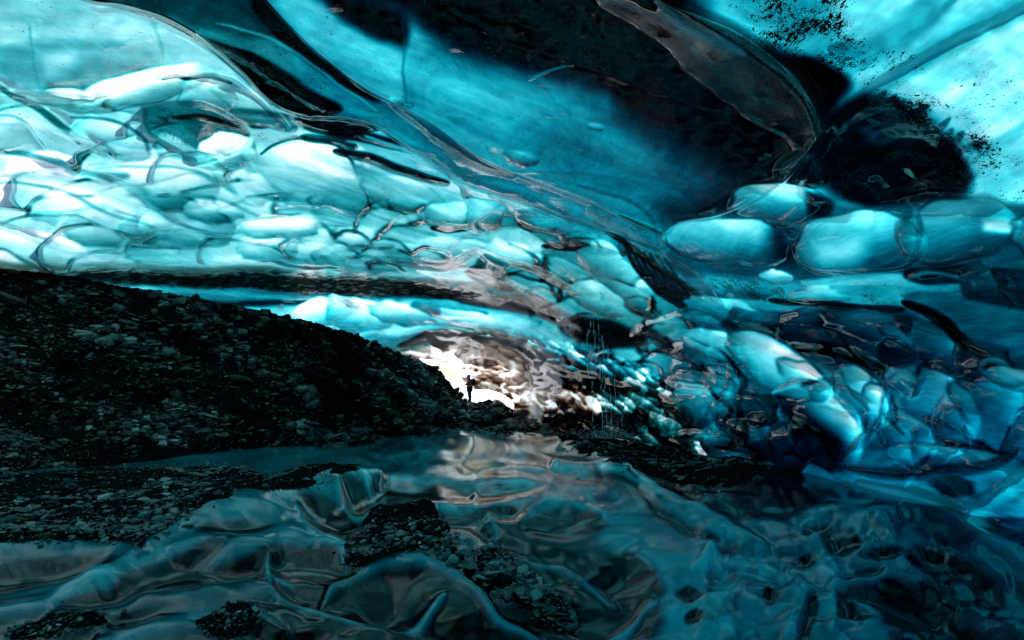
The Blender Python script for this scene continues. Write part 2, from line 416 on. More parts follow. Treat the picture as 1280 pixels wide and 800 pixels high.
m.streak([(325, 192), (350, 178), (378, 172), (420, 184), (450, 220), (466, 262)], 2.6, .08, .8, -.8)
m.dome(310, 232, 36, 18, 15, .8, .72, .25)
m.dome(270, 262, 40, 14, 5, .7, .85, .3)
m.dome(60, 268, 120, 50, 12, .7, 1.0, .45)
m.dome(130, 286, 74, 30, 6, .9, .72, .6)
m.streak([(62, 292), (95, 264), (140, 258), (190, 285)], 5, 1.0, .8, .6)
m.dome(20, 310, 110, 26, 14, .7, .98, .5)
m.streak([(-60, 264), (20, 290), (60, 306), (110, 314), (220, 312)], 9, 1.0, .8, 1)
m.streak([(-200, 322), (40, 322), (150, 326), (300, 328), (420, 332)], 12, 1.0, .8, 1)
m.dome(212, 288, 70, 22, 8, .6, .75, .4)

for p_, w_, B_, h_ in [([(-80, 222), (60, 222), (150, 244), (195, 262), (260, 300)], 10, 1.0, 1.0), ([(-60, 232), (60, 236), (140, 262), (200, 285)], 5, .30, -.8),
        ([(110, 205), (180, 200), (260, 214), (330, 250), (400, 262)], 8, .95, .9), ([(120, 213), (190, 209), (260, 226), (320, 258)], 4, .28, -.8),
        ([(240, 240), (300, 246), (360, 270), (440, 280)], 6, .95, .9), ([(250, 247), (300, 254), (350, 276)], 3, .22, -.7),
        ([(300, 285), (380, 276), (450, 285), (520, 300)], 5, .9, .9), ([(460, 262), (520, 290), (600, 300), (660, 320)], 5, .25, -.8),
        ([(200, 262), (230, 280), (290, 292), (360, 292)], 4, .30, -.8), ([(-40, 150), (60, 158), (150, 190), (240, 192)], 6, .95, .8),
        ([(480, 262), (560, 296), (640, 320), (720, 360)], 5, .9, .9), ([(420, 330), (500, 322), (580, 332), (660, 360)], 5, .2, -.9),
        ([(560, 236), (600, 262), (660, 280), (700, 310)], 4, .2, -.9), ([(470, 300), (540, 304), (600, 322)], 4, .16, -.8)]:
    m.streak(p_, w_ if B_ > .5 else 2.6, B_ if B_ > .5 else .42, .6, h_ * (1 if B_ > .5 else .6), 1.6)
# ---- black glassy folds in the middle of the left wall
m.dome(432, 154, 54, 15, 8, .9, .03, .35, .5)
m.streak([(384, 146), (420, 141), (455, 152), (472, 166)], 3, .8, .4, .8)
m.streak([(372, 150), (420, 168), (480, 178), (540, 192), (582, 225)], 9, .03, .95, .9)
m.streak([(415, 190), (460, 200), (510, 215), (560, 228)], 9, .03, .9, .8)
m.streak([(380, 170), (420, 178), (445, 186)], 9, .10, .9, .9)
m.streak([(430, 178), (480, 188), (530, 200), (575, 222)], 4, .75, .8, .8)
m.streak([(455, 172), (500, 184), (520, 192)], 4, .8, .8, .6)
m.clear([(440, 205), (520, 222), (570, 240), (560, 262), (510, 280), (480, 262), (456, 240)], .62, 8)
m.dome(508, 246, 60, 26, 18, .5, .62, .2)
m.attr('ash', [(430, 195), (600, 230), (560, 280), (470, 240)], .42, 12)
m.streak([(580, 226), (590, 246), (610, 262)], 9, .02, .9, .8)
m.dome(620, 240, 62, 20, 28, .6, .95, .1)
m.dome(655, 252, 50, 16, 22, .6, 1.0, .2)
m.dome(560, 272, 34, 19, 0, 1.0, .62, .05, .9)
m.dome(608, 268, 26, 20, 10, .9, .5, .08)
m.dome(522, 275, 12, 8, 0, .9, .6, .1)
m.streak([(540, 286), (565, 287), (590, 284)], 4, .03, .9, -.6)
# folds at the centre (speckled ribs running to the lower right)
m.dome(690, 277, 48, 14, 8, .9, .40, .04, .9)
m.streak([(650, 280), (690, 290), (740, 290)], 6, .02, .9, -.8)
m.dome(735, 300, 62, 16, 10, .8, .32, .03, .9)
m.streak([(680, 306), (720, 310), (775, 318)], 5, .02, .9, -.6)
m.streak([(735, 262), (790, 290), (840, 320), (880, 350), (910, 385)], 17, .34, .9, 1.2)
m.streak([(728, 268), (780, 304), (830, 340), (880, 372)], 5, .02, .9, -1)
m.streak([(745, 256), (800, 282), (850, 315)], 3, .02, .7, -1)
m.attr('ash', [(650, 262), (750, 258), (850, 310), (910, 380), (860, 372), (760, 320), (660, 295)], .75, 12)
m.dome(770, 345, 62, 24, 38, .6, .62, .1)
for i in range(7):
    x = 800 + i * 9
    m.streak([(x - 22, 306 + i * 3), (x - 5, 335 + i * 3), (x + 20, 362 + i * 3), (x + 52, 384 + i * 2)], 3.4, .05 if i % 2 else .03, .85, -.9)
m.dome(700, 340, 48, 18, 22, .7, .6, .12); m.dome(640, 318, 42, 18, 15, .7, .66, .15)
m.dome(630, 348, 36, 20, 20, 1.0, .16, .04, .7)
m.dome(680, 372, 62, 20, 30, .7, .42, .2)
m.dome(742, 372, 40, 16, 30, .7, .6, .15)
m.dome(528, 318, 62, 20, 4, .8, .52, .15); m.dome(440, 300, 52, 18, 5, .8, .8, .3)
m.dome(385, 318, 60, 20, 5, .8, .6, .25); m.dome(450, 330, 55, 16, 8, .8, .45, .15)
m.dome(334, 312, 40, 17, 0, .8, .72, .3); m.dome(345, 285, 46, 14, 3, .8, .85, .3)

# ---- scallops between and over the hand-placed bulges
scales(m, [(-420, 170), (150, 130), (330, 235), (480, 255), (620, 262), (760, 310), (870, 400), (800, 425), (660, 398), (520, 352), (300, 335), (-420, 335)],
       lambda x, y: 11 + .095 * math.hypot(x - VPU, (y - VPV) * 1.5), rotf, .42, .13, .16, 20, 11, 260)
scales(m, [(300, 385), (480, 372), (640, 398), (760, 418), (860, 390), (930, 430), (960, 520), (900, 580), (820, 545), (740, 440), (600, 405), (470, 425)],
       lambda x, y: 8 + .06 * math.hypot(x - VPU, (y - VPV) * 1.5), lambda x, y: 18, .55, .2, .14, 14, 12, 260)
m.clear([(500, 440), (560, 428), (610, 440), (650, 470), (660, 500), (640, 520), (560, 480), (530, 455)], .42, 26, .9)
m.clear([(525, 440), (560, 438), (590, 462), (580, 474), (555, 462)], 1.2, 20)  # glow beside the mouth painted as very clear ice
m.clear([(600, 486), (680, 484), (780, 490), (830, 500), (800, 512), (700, 512), (640, 505)], .35, 14)
m.scallops([(470, 425), (560, 405), (660, 420), (780, 450), (860, 500), (880, 600), (720, 640), (520, 560), (440, 470)],
           lambda x, y: 3.4 + .034 * math.hypot(x - 600, (y - 480) * 1.6), lambda x, y: 10 + 25 * sstep(600, 720, x), 1.1, 1.1, .6, 3.2, 14, 13, tone=1.5)  # glints and dark crescents near the mouth painted by strong tone

# ---- undercut band above the moraine: dirt, with its shade painted in
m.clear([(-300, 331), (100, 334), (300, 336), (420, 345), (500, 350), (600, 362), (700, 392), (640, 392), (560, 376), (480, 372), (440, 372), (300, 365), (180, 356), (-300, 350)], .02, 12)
m.streak([(-300, 334), (60, 335), (200, 338), (340, 340)], 10, .35, .75)
m.attr('ash', [(-300, 318), (300, 325), (460, 335), (440, 362), (-300, 350)], .6, 14)
m.attr('frost', [(-300, 326), (60, 330), (240, 333), (380, 341), (240, 350), (60, 345), (-300, 342)], .10, 12)
m.step([(-300, 333), (100, 337), (300, 340), (420, 347), (500, 352), (600, 364), (640, 374), (720, 400), (640, 395), (560, 382), (480, 384), (400, 420), (300, 420), (-300, 420)], -8, 22)
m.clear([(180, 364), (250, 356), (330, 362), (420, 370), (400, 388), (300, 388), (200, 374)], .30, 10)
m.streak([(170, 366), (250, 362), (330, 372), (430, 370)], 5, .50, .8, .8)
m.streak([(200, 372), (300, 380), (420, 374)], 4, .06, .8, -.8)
m.clear([(290, 388), (350, 383), (420, 380), (470, 376), (560, 384), (660, 400), (640, 415), (540, 408), (460, 432), (380, 420)], .88, 12)
m.dome(402, 393, 46, 18, -12, 1, .95, .35); m.dome(450, 392, 42, 20, 20, 1, .9, .3); m.dome(500, 392, 40, 14, 10, 1, .85, .3)
m.dome(560, 388, 45, 12, 10, .9, .35, .12); m.dome(590, 402, 50, 10, 12, .9, .8, .3)
m.streak([(380, 425), (460, 420), (530, 412), (590, 415)], 6, .95, .8, .9)
m.clear([(440, 425), (500, 420), (540, 420), (520, 436), (470, 436)], .42, 10)
# dark arch of the inner tunnel
m.streak([(500, 432), (540, 420), (585, 422), (620, 436)], 9, .05, .8, .7)
m.streak([(610, 424), (650, 440), (670, 456)], 7, .06, .8, .6)
m.streak([(520, 352), (590, 360), (650, 378), (700, 398)], 11, .02, .95, -.8)
m.streak([(640, 350), (680, 372), (720, 392), (700, 400)], 4, .8, .5, .8)
m.clear([(700, 398), (740, 396), (770, 400), (805, 420), (800, 432), (740, 430), (705, 415)], .05, 10)
m.streak([(590, 425), (650, 440), (700, 470), (750, 478), (800, 488)], 10, .03, .7, .6)
m.streak([(800, 405), (830, 430), (850, 440)], 10, .08, .8, .5)

# ---- the blade that sweeps down from the top left
L1 = [(40, -60), (100, -2), (150, 8), (200, 22), (250, 48), (300, 90), (340, 130), (380, 146), (430, 150), (480, 165), (560, 218), (610, 240), (680, 262), (760, 290), (828, 312)]
S = [(828, 292), (760, 265), (700, 240), (640, 216), (590, 192), (545, 160), (500, 134), (455, 112), (400, 72), (350, 20), (320, -20), (290, -120), (260, -240), (250, -350), (-60, -350), (-40, -200)]
blade = L1 + S
m.step(blade, 38, 1.5, None, .3)
m.clear(blade, .30, 2, 1, .3)
m.streak(L1[1:7], 5, .03, .95, 0, .3)
m.clear([(90, -60), (330, -60), (360, 40), (300, 45), (230, 24), (150, 6)], .16, 14)
m.clear([(240, 44), (300, 62), (350, 85), (400, 118), (425, 140), (380, 146), (340, 128), (300, 90)], .010, 7)
m.clear([(300, 48), (340, 48), (400, 92), (470, 140), (540, 185), (600, 222), (560, 215), (480, 164), (420, 135), (350, 88)], .36, 14)
m.clear([(330, -30), (355, 20), (400, 70), (470, 125), (450, 122), (390, 84), (340, 40), (310, 0)], .03, 10)
m.streak([(270, 28), (340, 48), (400, 90), (470, 142)], 3, .85, .5, 1.0)
m.clear([(500, 160), (560, 190), (640, 222), (760, 272), (820, 304), (740, 285), (640, 250), (560, 215)], .33, 10)
m.attr('ash', [(200, -20), (340, 20), (480, 140), (600, 220), (560, 230), (420, 150), (280, 60)], .5, 14)
m.streak([(250, 40), (300, 70), (360, 110), (400, 140)], 12, None, 0, .9)
m.streak([(485, 128), (530, 160), (575, 190), (640, 218)], 11, .12, .8, 1.6)
m.attr('frost', [(545, 170), (575, 185), (640, 216), (600, 210), (560, 192)], .7, 8)
m.attr('frost', [(495, 128), (515, 130), (515, 137), (497, 136)], .9, 5)

# ---- the great scoop in the ceiling
sc_poly = [(250, -350), (260, -240), (290, -120), (320, -20), (350, 20), (400, 70), (455, 112), (500, 134), (545, 160), (590, 192), (640, 216), (700, 240), (760, 265), (828, 294), (850, 280), (915, 266),
           (985, 225), (1012, 188), (1028, 160), (1000, 100), (940, 50), (880, 20), (820, -10), (790, -120), (780, -350)]
m.step(sc_poly, 64, 1.5, None, .3)

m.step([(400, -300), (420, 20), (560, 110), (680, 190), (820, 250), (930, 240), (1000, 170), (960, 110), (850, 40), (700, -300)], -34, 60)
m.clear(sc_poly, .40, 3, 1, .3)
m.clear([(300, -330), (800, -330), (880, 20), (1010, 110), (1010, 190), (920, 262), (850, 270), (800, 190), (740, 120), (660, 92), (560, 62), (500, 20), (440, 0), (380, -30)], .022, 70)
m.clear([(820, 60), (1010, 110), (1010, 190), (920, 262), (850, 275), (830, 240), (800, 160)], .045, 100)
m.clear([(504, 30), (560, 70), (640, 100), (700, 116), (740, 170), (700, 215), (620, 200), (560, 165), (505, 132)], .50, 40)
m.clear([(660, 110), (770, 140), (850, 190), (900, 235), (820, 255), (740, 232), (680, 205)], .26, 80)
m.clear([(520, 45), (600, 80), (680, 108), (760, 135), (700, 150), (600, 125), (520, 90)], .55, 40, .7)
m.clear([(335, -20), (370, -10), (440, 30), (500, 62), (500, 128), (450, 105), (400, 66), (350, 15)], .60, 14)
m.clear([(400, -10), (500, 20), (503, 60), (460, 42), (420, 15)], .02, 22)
m.streak([(520, 60), (600, 108), (690, 150), (780, 190), (850, 240)], 24, .30, .4, 0, 1.0, True)
m.streak([(560, 150), (640, 180), (720, 205), (800, 225)], 12, .33, .5)
m.streak([(540, 80), (640, 118), (740, 160), (820, 215)], 20, .60, .3, 0, 1.0, True)
m.streak([(502, 30), (503, 80), (506, 130)], 2.5, .25, .6, -1.0)
m.dome(652, 196, 24, 9, 12, .35, .36, None); m.dome(743, 160, 13, 5, 8, .4, .40, None)
m.streak([(662, 98), (680, 90), (714, 78)], 3, .4, .7, .9)
m.streak([(560, 15), (640, 52), (740, 88), (860, 130), (960, 190)], 7, .035, .5, .3)
m.streak([(640, 216), (700, 214), (780, 222), (880, 240)], 3, None, 0, .8)
m.attr('ash', [(560, 130), (700, 140), (840, 180), (820, 220), (640, 190), (540, 160)], .40, 30)
m.attr('ash', [(340, -20), (440, 30), (500, 90), (470, 115), (380, 50)], .33, 20)
m.streak([(722, 232), (770, 245), (812, 272), (824, 296)], 4, .16, .5, .7)
m.streak([(845, 275), (890, 270), (935, 272)], 3, .2, .5, .6)
# pendant rib with frost and grit on it; its pink stands in for reflected mouth light
pend = [(760, -40), (830, -8), (890, 22), (945, 52), (995, 95), (1022, 135), (1028, 162), (1016, 190), (1006, 186), (985, 160), (930, 130), (905, 110), (860, 70), (800, 24), (730, -30)]
m.step(pend, 30, 34); m.clear(pend, .02, 40)
m.streak([(830, 0), (900, 42), (960, 82), (1005, 125), (1018, 170)], 26, None, 0, 1.1, .4)
m.attr('frost', [(850, 30), (890, 45), (950, 75), (1000, 115), (1022, 150), (1014, 176), (985, 150), (935, 125), (895, 95)], .55, 44)
m.attr('frost', [(870, 50), (915, 70), (938, 95), (925, 110), (890, 80)], 1.0, 24)
m.clear([(945, 88), (985, 105), (990, 122), (960, 124), (935, 112)], .01, 8); m.attr('frost', [(945, 98), (985, 110), (985, 122), (940, 118)], 0, 6)
m.attr('ash', [(820, 0), (900, 30), (1010, 110), (1020, 160), (930, 120)], .5, 16)
m.clear([(815, 0), (860, 20), (930, 62), (920, 70), (850, 40)], .30, 12)

# ---- pale sheet at the top right with grit brushed over it
m.clear([(860, -60), (1100, -60), (1110, 40), (1070, 105), (1000, 95), (940, 45)], .5, 30)
m.clear([(1000, -60), (1280, -60), (1180, 45), (1080, 100), (1060, 60)], .85, 40)
m.clear([(880, 22), (960, 55), (1060, 95), (1050, 130), (1028, 150), (995, 92)], .02, 20)
m.streak([(1190, -10), (1130, 40), (1075, 70), (1040, 60)], 28, .35, .6, -.5)
m.clear([(1300, 0), (1600, -40), (1600, 260), (1230, 240), (1215, 190), (1150, 150), (1090, 118), (1180, 50)], .92, 24)
m.streak([(1420, -60), (1290, 6), (1190, 60), (1090, 118), (1036, 166)], 16, .45, .8, .7, .8, True)
m.step([(1420, -70), (1280, 6), (1180, 57), (1080, 114), (1026, 162), (1010, 200), (1060, 262), (1600, 260), (1600, -70)], 28, 14, None, .4)
m.clear([(1078, 116), (1120, 125), (1170, 150), (1212, 190), (1215, 230), (1180, 255), (1120, 268), (1060, 262), (1020, 225), (1012, 195), (1030, 160)], .04, 34, 1.0, 2.2)
m.clear([(1022, 160), (1050, 135), (1082, 116), (1130, 130), (1120, 170), (1050, 190)], .04, 18)
m.step([(1078, 120), (1170, 152), (1212, 195), (1200, 240), (1120, 266), (1050, 258), (1020, 205), (1040, 160)], -30, 80)
m.clear([(1070, 150), (1110, 155), (1140, 175), (1100, 180), (1075, 165)], .2, 24, .6)
m.attr('ash', [(870, -60), (1040, -60), (1080, 60), (1110, 100), (1040, 110), (940, 60)], 1.0, 50)
m.attr('ash', [(1060, 60), (1130, 60), (1160, 90), (1080, 120)], .75, 24)
m.attr('ash', [(1090, 110), (1180, 125), (1235, 165), (1250, 250), (1190, 268), (1130, 150)], 1.1, 34)
for k_ in range(16):
    a0 = 1090 + k_ * 9; b0 = 126 + k_ * 5.5 + 6 * math.sin(k_ * 2.1)
    m.streak([(a0 - 26, b0 + 22), (a0, b0 + 2), (a0 + 22 + 10 * math.sin(k_ * 1.7), b0 - 16)], 7, .05, .55, 0, 1.8)
m.attr('ash', [(1190, 60), (1300, 80), (1300, 150), (1190, 140)], .35, 40)
m.attr('ash', [(1170, 230), (1300, 190), (1300, 262), (1180, 262)], .62, 20)
m.clear([(1210, 190), (1245, 178), (1300, 170), (1300, 250), (1240, 250)], .8, 14)

# ---- the bulging stones of clear ice under it
m.step([(830, 300), (900, 262), (960, 225), (1040, 225), (1080, 262), (1180, 245), (1270, 255), (1500, 300), (1500, 345), (1100, 345), (860, 345)], 14, 20)
m.clear([(840, 300), (920, 262), (1060, 262), (1180, 250), (1500, 270), (1500, 335), (1100, 350), (860, 350)], .20, 14)
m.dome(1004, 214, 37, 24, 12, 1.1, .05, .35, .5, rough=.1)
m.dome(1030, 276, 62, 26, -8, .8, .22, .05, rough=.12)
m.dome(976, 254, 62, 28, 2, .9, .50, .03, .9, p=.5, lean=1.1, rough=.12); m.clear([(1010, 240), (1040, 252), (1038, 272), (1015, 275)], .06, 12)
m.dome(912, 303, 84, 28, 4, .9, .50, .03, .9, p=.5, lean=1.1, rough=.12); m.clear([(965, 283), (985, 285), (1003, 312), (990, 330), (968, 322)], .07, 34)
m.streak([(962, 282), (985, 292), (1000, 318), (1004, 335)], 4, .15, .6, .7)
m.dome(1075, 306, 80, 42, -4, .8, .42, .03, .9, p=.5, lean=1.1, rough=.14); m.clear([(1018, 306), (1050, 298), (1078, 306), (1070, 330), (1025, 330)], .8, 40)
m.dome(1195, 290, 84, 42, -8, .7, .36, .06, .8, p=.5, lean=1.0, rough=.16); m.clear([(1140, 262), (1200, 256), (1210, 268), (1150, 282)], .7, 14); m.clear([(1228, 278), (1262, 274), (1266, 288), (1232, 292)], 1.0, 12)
m.streak([(1142, 262), (1148, 290), (1138, 325)], 6, .2, .6, -.4)
m.dome(1330, 290, 80, 34, 4, .9, .5, .1)
m.attr('ash', [(840, 290), (960, 280), (960, 310), (860, 320)], .35, 12)
m.attr('ash', [(1150, 290), (1280, 270), (1280, 340), (1100, 345), (1180, 310)], .55, 16)
m.clear([(870, 345), (1000, 350), (1120, 346), (1280, 338), (1500, 338), (1500, 348), (1200, 356), (1130, 378), (1060, 385), (900, 378)], .50, 14)
m.streak([(1000, 350), (1080, 350), (1160, 346), (1280, 334)], 10, .72, .8, .9)
m.dome(905, 360, 50, 13, 6, .9, .35, .05); m.dome(968, 344, 21, 9, 8, 1, .75, .1); m.dome(1022, 368, 34, 14, 4, 1.1, .55, .05)
m.attr('ash', [(885, 348), (960, 348), (980, 375), (900, 370)], .9, 8); m.attr('ash', [(1090, 352), (1140, 350), (1130, 380), (1060, 384)], .7, 10)
m.streak([(960, 372), (1010, 378), (1080, 384), (1130, 386)], 6, .02, .9, -.8)
m.clear([(1130, 334), (1180, 331), (1215, 333), (1205, 350), (1160, 354), (1130, 346)], .07, 6)
m.streak([(1135, 345), (1165, 338), (1205, 350)], 4, .5, .6, 1.2)
m.clear([(1196, 336), (1300, 332), (1500, 340), (1500, 392), (1250, 390), (1200, 365)], .10, 8)
m.dome(1225, 352, 30, 22, 20, .9, .14, .03); m.dome(1275, 360, 34, 22, 20, .9, .07, .03)

# ---- right wall
m.step([(860, 380), (980, 385), (1130, 385), (1200, 362), (1500, 390), (1500, 470), (1230, 455), (1100, 470), (940, 430)], -14, 20)
m.clear([(855, 385), (980, 392), (1130, 388), (1160, 440), (1100, 470), (980, 440), (900, 420)], .10, 16)
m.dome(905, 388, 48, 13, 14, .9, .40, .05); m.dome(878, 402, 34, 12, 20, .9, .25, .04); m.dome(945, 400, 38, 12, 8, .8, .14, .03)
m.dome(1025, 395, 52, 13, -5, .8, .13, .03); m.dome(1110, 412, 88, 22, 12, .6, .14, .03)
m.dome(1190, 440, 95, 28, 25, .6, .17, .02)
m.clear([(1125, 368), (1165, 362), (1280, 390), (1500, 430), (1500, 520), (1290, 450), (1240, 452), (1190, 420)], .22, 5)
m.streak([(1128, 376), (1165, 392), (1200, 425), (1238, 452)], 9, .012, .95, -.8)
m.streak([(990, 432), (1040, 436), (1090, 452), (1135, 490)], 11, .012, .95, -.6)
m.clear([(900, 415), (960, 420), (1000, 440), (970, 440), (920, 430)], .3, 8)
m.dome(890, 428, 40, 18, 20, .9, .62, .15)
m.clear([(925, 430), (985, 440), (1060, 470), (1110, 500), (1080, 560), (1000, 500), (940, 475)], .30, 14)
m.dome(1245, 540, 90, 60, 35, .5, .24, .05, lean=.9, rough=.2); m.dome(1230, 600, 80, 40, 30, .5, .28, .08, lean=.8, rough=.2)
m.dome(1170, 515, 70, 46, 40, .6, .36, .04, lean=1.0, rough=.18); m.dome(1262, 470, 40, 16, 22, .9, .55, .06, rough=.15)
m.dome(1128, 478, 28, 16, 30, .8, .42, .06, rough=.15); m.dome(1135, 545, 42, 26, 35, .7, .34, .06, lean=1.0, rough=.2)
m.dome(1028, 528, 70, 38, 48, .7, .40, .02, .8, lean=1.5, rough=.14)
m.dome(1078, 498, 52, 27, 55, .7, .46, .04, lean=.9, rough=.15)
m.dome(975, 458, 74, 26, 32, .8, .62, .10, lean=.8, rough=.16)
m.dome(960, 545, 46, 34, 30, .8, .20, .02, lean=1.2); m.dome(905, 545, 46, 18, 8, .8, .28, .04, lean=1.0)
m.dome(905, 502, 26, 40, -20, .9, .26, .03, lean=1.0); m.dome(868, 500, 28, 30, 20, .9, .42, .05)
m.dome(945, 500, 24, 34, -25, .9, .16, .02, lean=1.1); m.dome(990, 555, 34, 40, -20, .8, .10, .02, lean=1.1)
m.streak([(968, 488), (1000, 476), (1035, 486), (1062, 512), (1078, 545)], 6, .60, .8, .8)
m.clear([(985, 500), (1030, 530), (1060, 560), (1050, 585), (1010, 572), (985, 545)], .05, 30)
for p_ in ([(1052, 462), (1075, 500), (1085, 530), (1072, 560), (1062, 575)], [(1104, 475), (1108, 510), (1090, 545), (1072, 562)], [(1146, 478), (1142, 495), (1138, 502)],
           [(1212, 530), (1216, 548), (1212, 552)], [(980, 510), (984, 540), (992, 560)], [(915, 455), (905, 490), (880, 520), (888, 545)], [(1190, 562), (1205, 552), (1180, 575)]):
    m.streak(p_, 5, .30, .5, 1.6, 1.8)
m.clear([(1060, 580), (1110, 570), (1200, 590), (1300, 570), (1500, 560), (1500, 760), (1280, 760), (1160, 640), (1080, 610)], .36, 20)
m.dome(1160, 570, 52, 16, 6, .8, .40, .1); m.streak([(1060, 585), (1110, 592), (1170, 590), (1230, 582), (1270, 565)], 12, .10, .7, 1.3)
m.streak([(1075, 605), (1140, 622), (1200, 640), (1250, 615), (1290, 580)], 14, .48, .8, 1.2)
m.dome(1190, 610, 30, 15, 10, -.9, .05, .25); m.streak([(1100, 630), (1180, 655), (1280, 668), (1400, 660)], 16, .42, .8, 1.0)
m.streak([(1230, 650), (1300, 655), (1400, 650)], 12, .10, .7, .6)
scales(m, [(870, 400), (1120, 395), (1280, 450), (1500, 480), (1500, 700), (1100, 600), (960, 590), (840, 560), (850, 430)],
       lambda x, y: 30 + .05 * max(0, x - 880), rotf, .40, .20, .14, 20, 21, 60, .45)
m.scallops([(640, 488), (700, 482), (820, 495), (880, 540), (860, 600), (700, 580), (640, 540)],
           lambda x, y: 6.5, lambda x, y: -70, .55, .3, .8, 2.0, 8, 23)

m.L = m.L * 1.10 - .27
m.L = m.L * (1 + .30 * np.abs(m.L)) * (m.L < 0) + m.L * (m.L >= 0)
m.attr('silt', [(480, 440), (560, 418), (640, 428), (720, 470), (820, 490), (850, 520), (860, 580), (700, 580), (560, 540), (490, 470)], 1.0, 30)  # warm mouth light painted as a neutral tint
m.attr('silt', [(-420, -60), (250, -40), (400, 160), (620, 260), (780, 330), (860, 420), (700, 430), (520, 360), (-420, 330)], .30, 60)
m.attr('silt', [(-300, 325), (60, 329), (240, 332), (400, 340), (520, 352), (400, 362), (240, 352), (-300, 350)], .85, 14)
m.attr('silt', [(560, 412), (640, 418), (690, 450), (640, 450)], .8, 14)
m.attr('silt', [(740, 480), (820, 485), (860, 530), (850, 580), (780, 560)], .4, 24)
m.attr('ash', [(-300, 336), (100, 339), (300, 341), (420, 347), (520, 354), (600, 366), (560, 374), (480, 370), (420, 368), (300, 362), (180, 354), (-300, 350)], 1.5, 12)  # extra grit darkens the undercut in place of shade
H = blur(m.H, 2) + fbm(m.U / 70, m.V / 45, 31, 3) * 9 / F
L = blur(m.L, 1) + fbm(m.U / 40, m.V / 22, 41, 4) * .16
def flow(ang, la, lb, seed):
    c_, s_ = math.cos(R(ang)), math.sin(R(ang)); return fbm((m.U * c_ + m.V * s_) / la, (-m.U * s_ + m.V * c_) / lb, seed, 5, .6)
wsc = sstep(300, 420, m.U) * (1 - sstep(240, 320, m.V)) * (1 - sstep(980, 1060, m.U))
L += wsc * flow(22, 150, 14, 201) * .75
wtr = sstep(900, 1060, m.U) * (1 - sstep(220, 270, m.V)); L += wtr * flow(-32, 120, 16, 202) * .38
L += (1 - sstep(120, 200, m.V)) * (1 - sstep(300, 380, m.U)) * flow(4, 130, 12, 203) * .22
L += sstep(820, 900, m.U) * sstep(340, 380, m.V) * flow(28, 110, 12, 204) * .35
L += .38 * sstep(840, 960, m.U) * sstep(400, 450, m.V)
deep = sstep(850, 1150, m.U) * sstep(380, 520, m.V)

def tunnel_depth(u, v):
    dx = (u - CU) / F; dz = (CV - v) / F
    ys = np.exp(np.linspace(math.log(.8), math.log(41.0), 260))
    xl = interp(ys, [(0, -15.5), (16, -15.5), (24, -10), (34, -6.5), (41, -5.5)]); xr = interp(ys, [(0, 5.0), (9, 5.2), (16, 5.0), (24, 3.2), (33, 1.5), (41, .8)])
    zc = interp(ys, [(0, 4.5), (4, 4.7), (10, 5.2), (22, 5.1), (34, 3.6), (41, 2.6)])
    out = np.full(u.shape, 41.0, np.float32); done = np.zeros(u.shape, bool); fprev = np.full(u.shape, -1.0, np.float32); yp = ys[0]
    for k, y in enumerate(ys):
        x = y * dx; z = EYE + y * dz; xc = (xl[k] + xr[k]) / 2; a = (xr[k] - xl[k]) / 2
        f = (np.abs(x - xc) / a) ** 3 + (np.maximum(z + 2, 0) / (zc[k] + 2)) ** 3 - 1
        hit = (~done) & (f > 0)
        t = np.where(hit, -fprev / (f - fprev + 1e-9), 0)
        out = np.where(hit, yp + (y - yp) * np.clip(t, 0, 1), out); done |= hit
        fprev = f; yp = y
    return out
st = 1.5
uu = np.concatenate([np.arange(UR[0] + 2, -10, 5.0), np.arange(-10, 1290, 1.3), np.arange(1290, UR[1] - 2, 5.0)])
vv = np.concatenate([np.arange(VR[0] + 2, -10, 5.0), np.arange(-10, 700, 1.3), np.arange(700, VR[1] - 2, 5.0)])
GU, GV = np.meshgrid(uu, vv)
Y0 = blur(tunnel_depth(GU, GV).astype(np.float32), 12)
fx, fy = GU - UR[0], GV - VR[0]
hh = bilinear(H, fx, fy)
Yd = Y0 * np.exp(-hh)
P = np.stack([Yd * (GU - CU) / F, Yd, EYE + Yd * (CV - GV) / F], -1)
nr, nc = GU.shape
mouth = curve([(525, 448), (548, 450), (562, 458), (572, 468), (582, 478), (592, 486), (606, 486), (618, 489), (630, 494), (642, 505), (636, 520), (600, 530), (540, 530), (515, 490), (525, 448)], 5)
def inside(poly, x, y):
    ins = np.zeros(x.shape, bool); n = len(poly)
    for i in range(n):
        ax, ay = poly[i]; bx, by = poly[(i + 1) % n]
        if by != ay: ins ^= ((ay > y) != (by > y)) & (x < (bx - ax) * (y - ay) / (by - ay) + ax)
    return ins
cu = (GU[:-1, :-1] + GU[1:, 1:]) / 2; cv = (GV[:-1, :-1] + GV[1:, 1:]) / 2
keep = ~inside(mouth, cu, cv)
quads = grid_quads(nr, nc, keep, True)
V_ = P.reshape(-1, 3)
att = {'thickness': -bilinear(L, fx, fy), 'ash': bilinear(m.ash, fx, fy), 'frost': bilinear(m.frost, fx, fy), 'silt': bilinear(m.silt, fx, fy), 'deep': bilinear(deep, fx, fy)}  # painted light and dark passed on as ice thickness
att = {k: v.ravel() for k, v in att.items()}
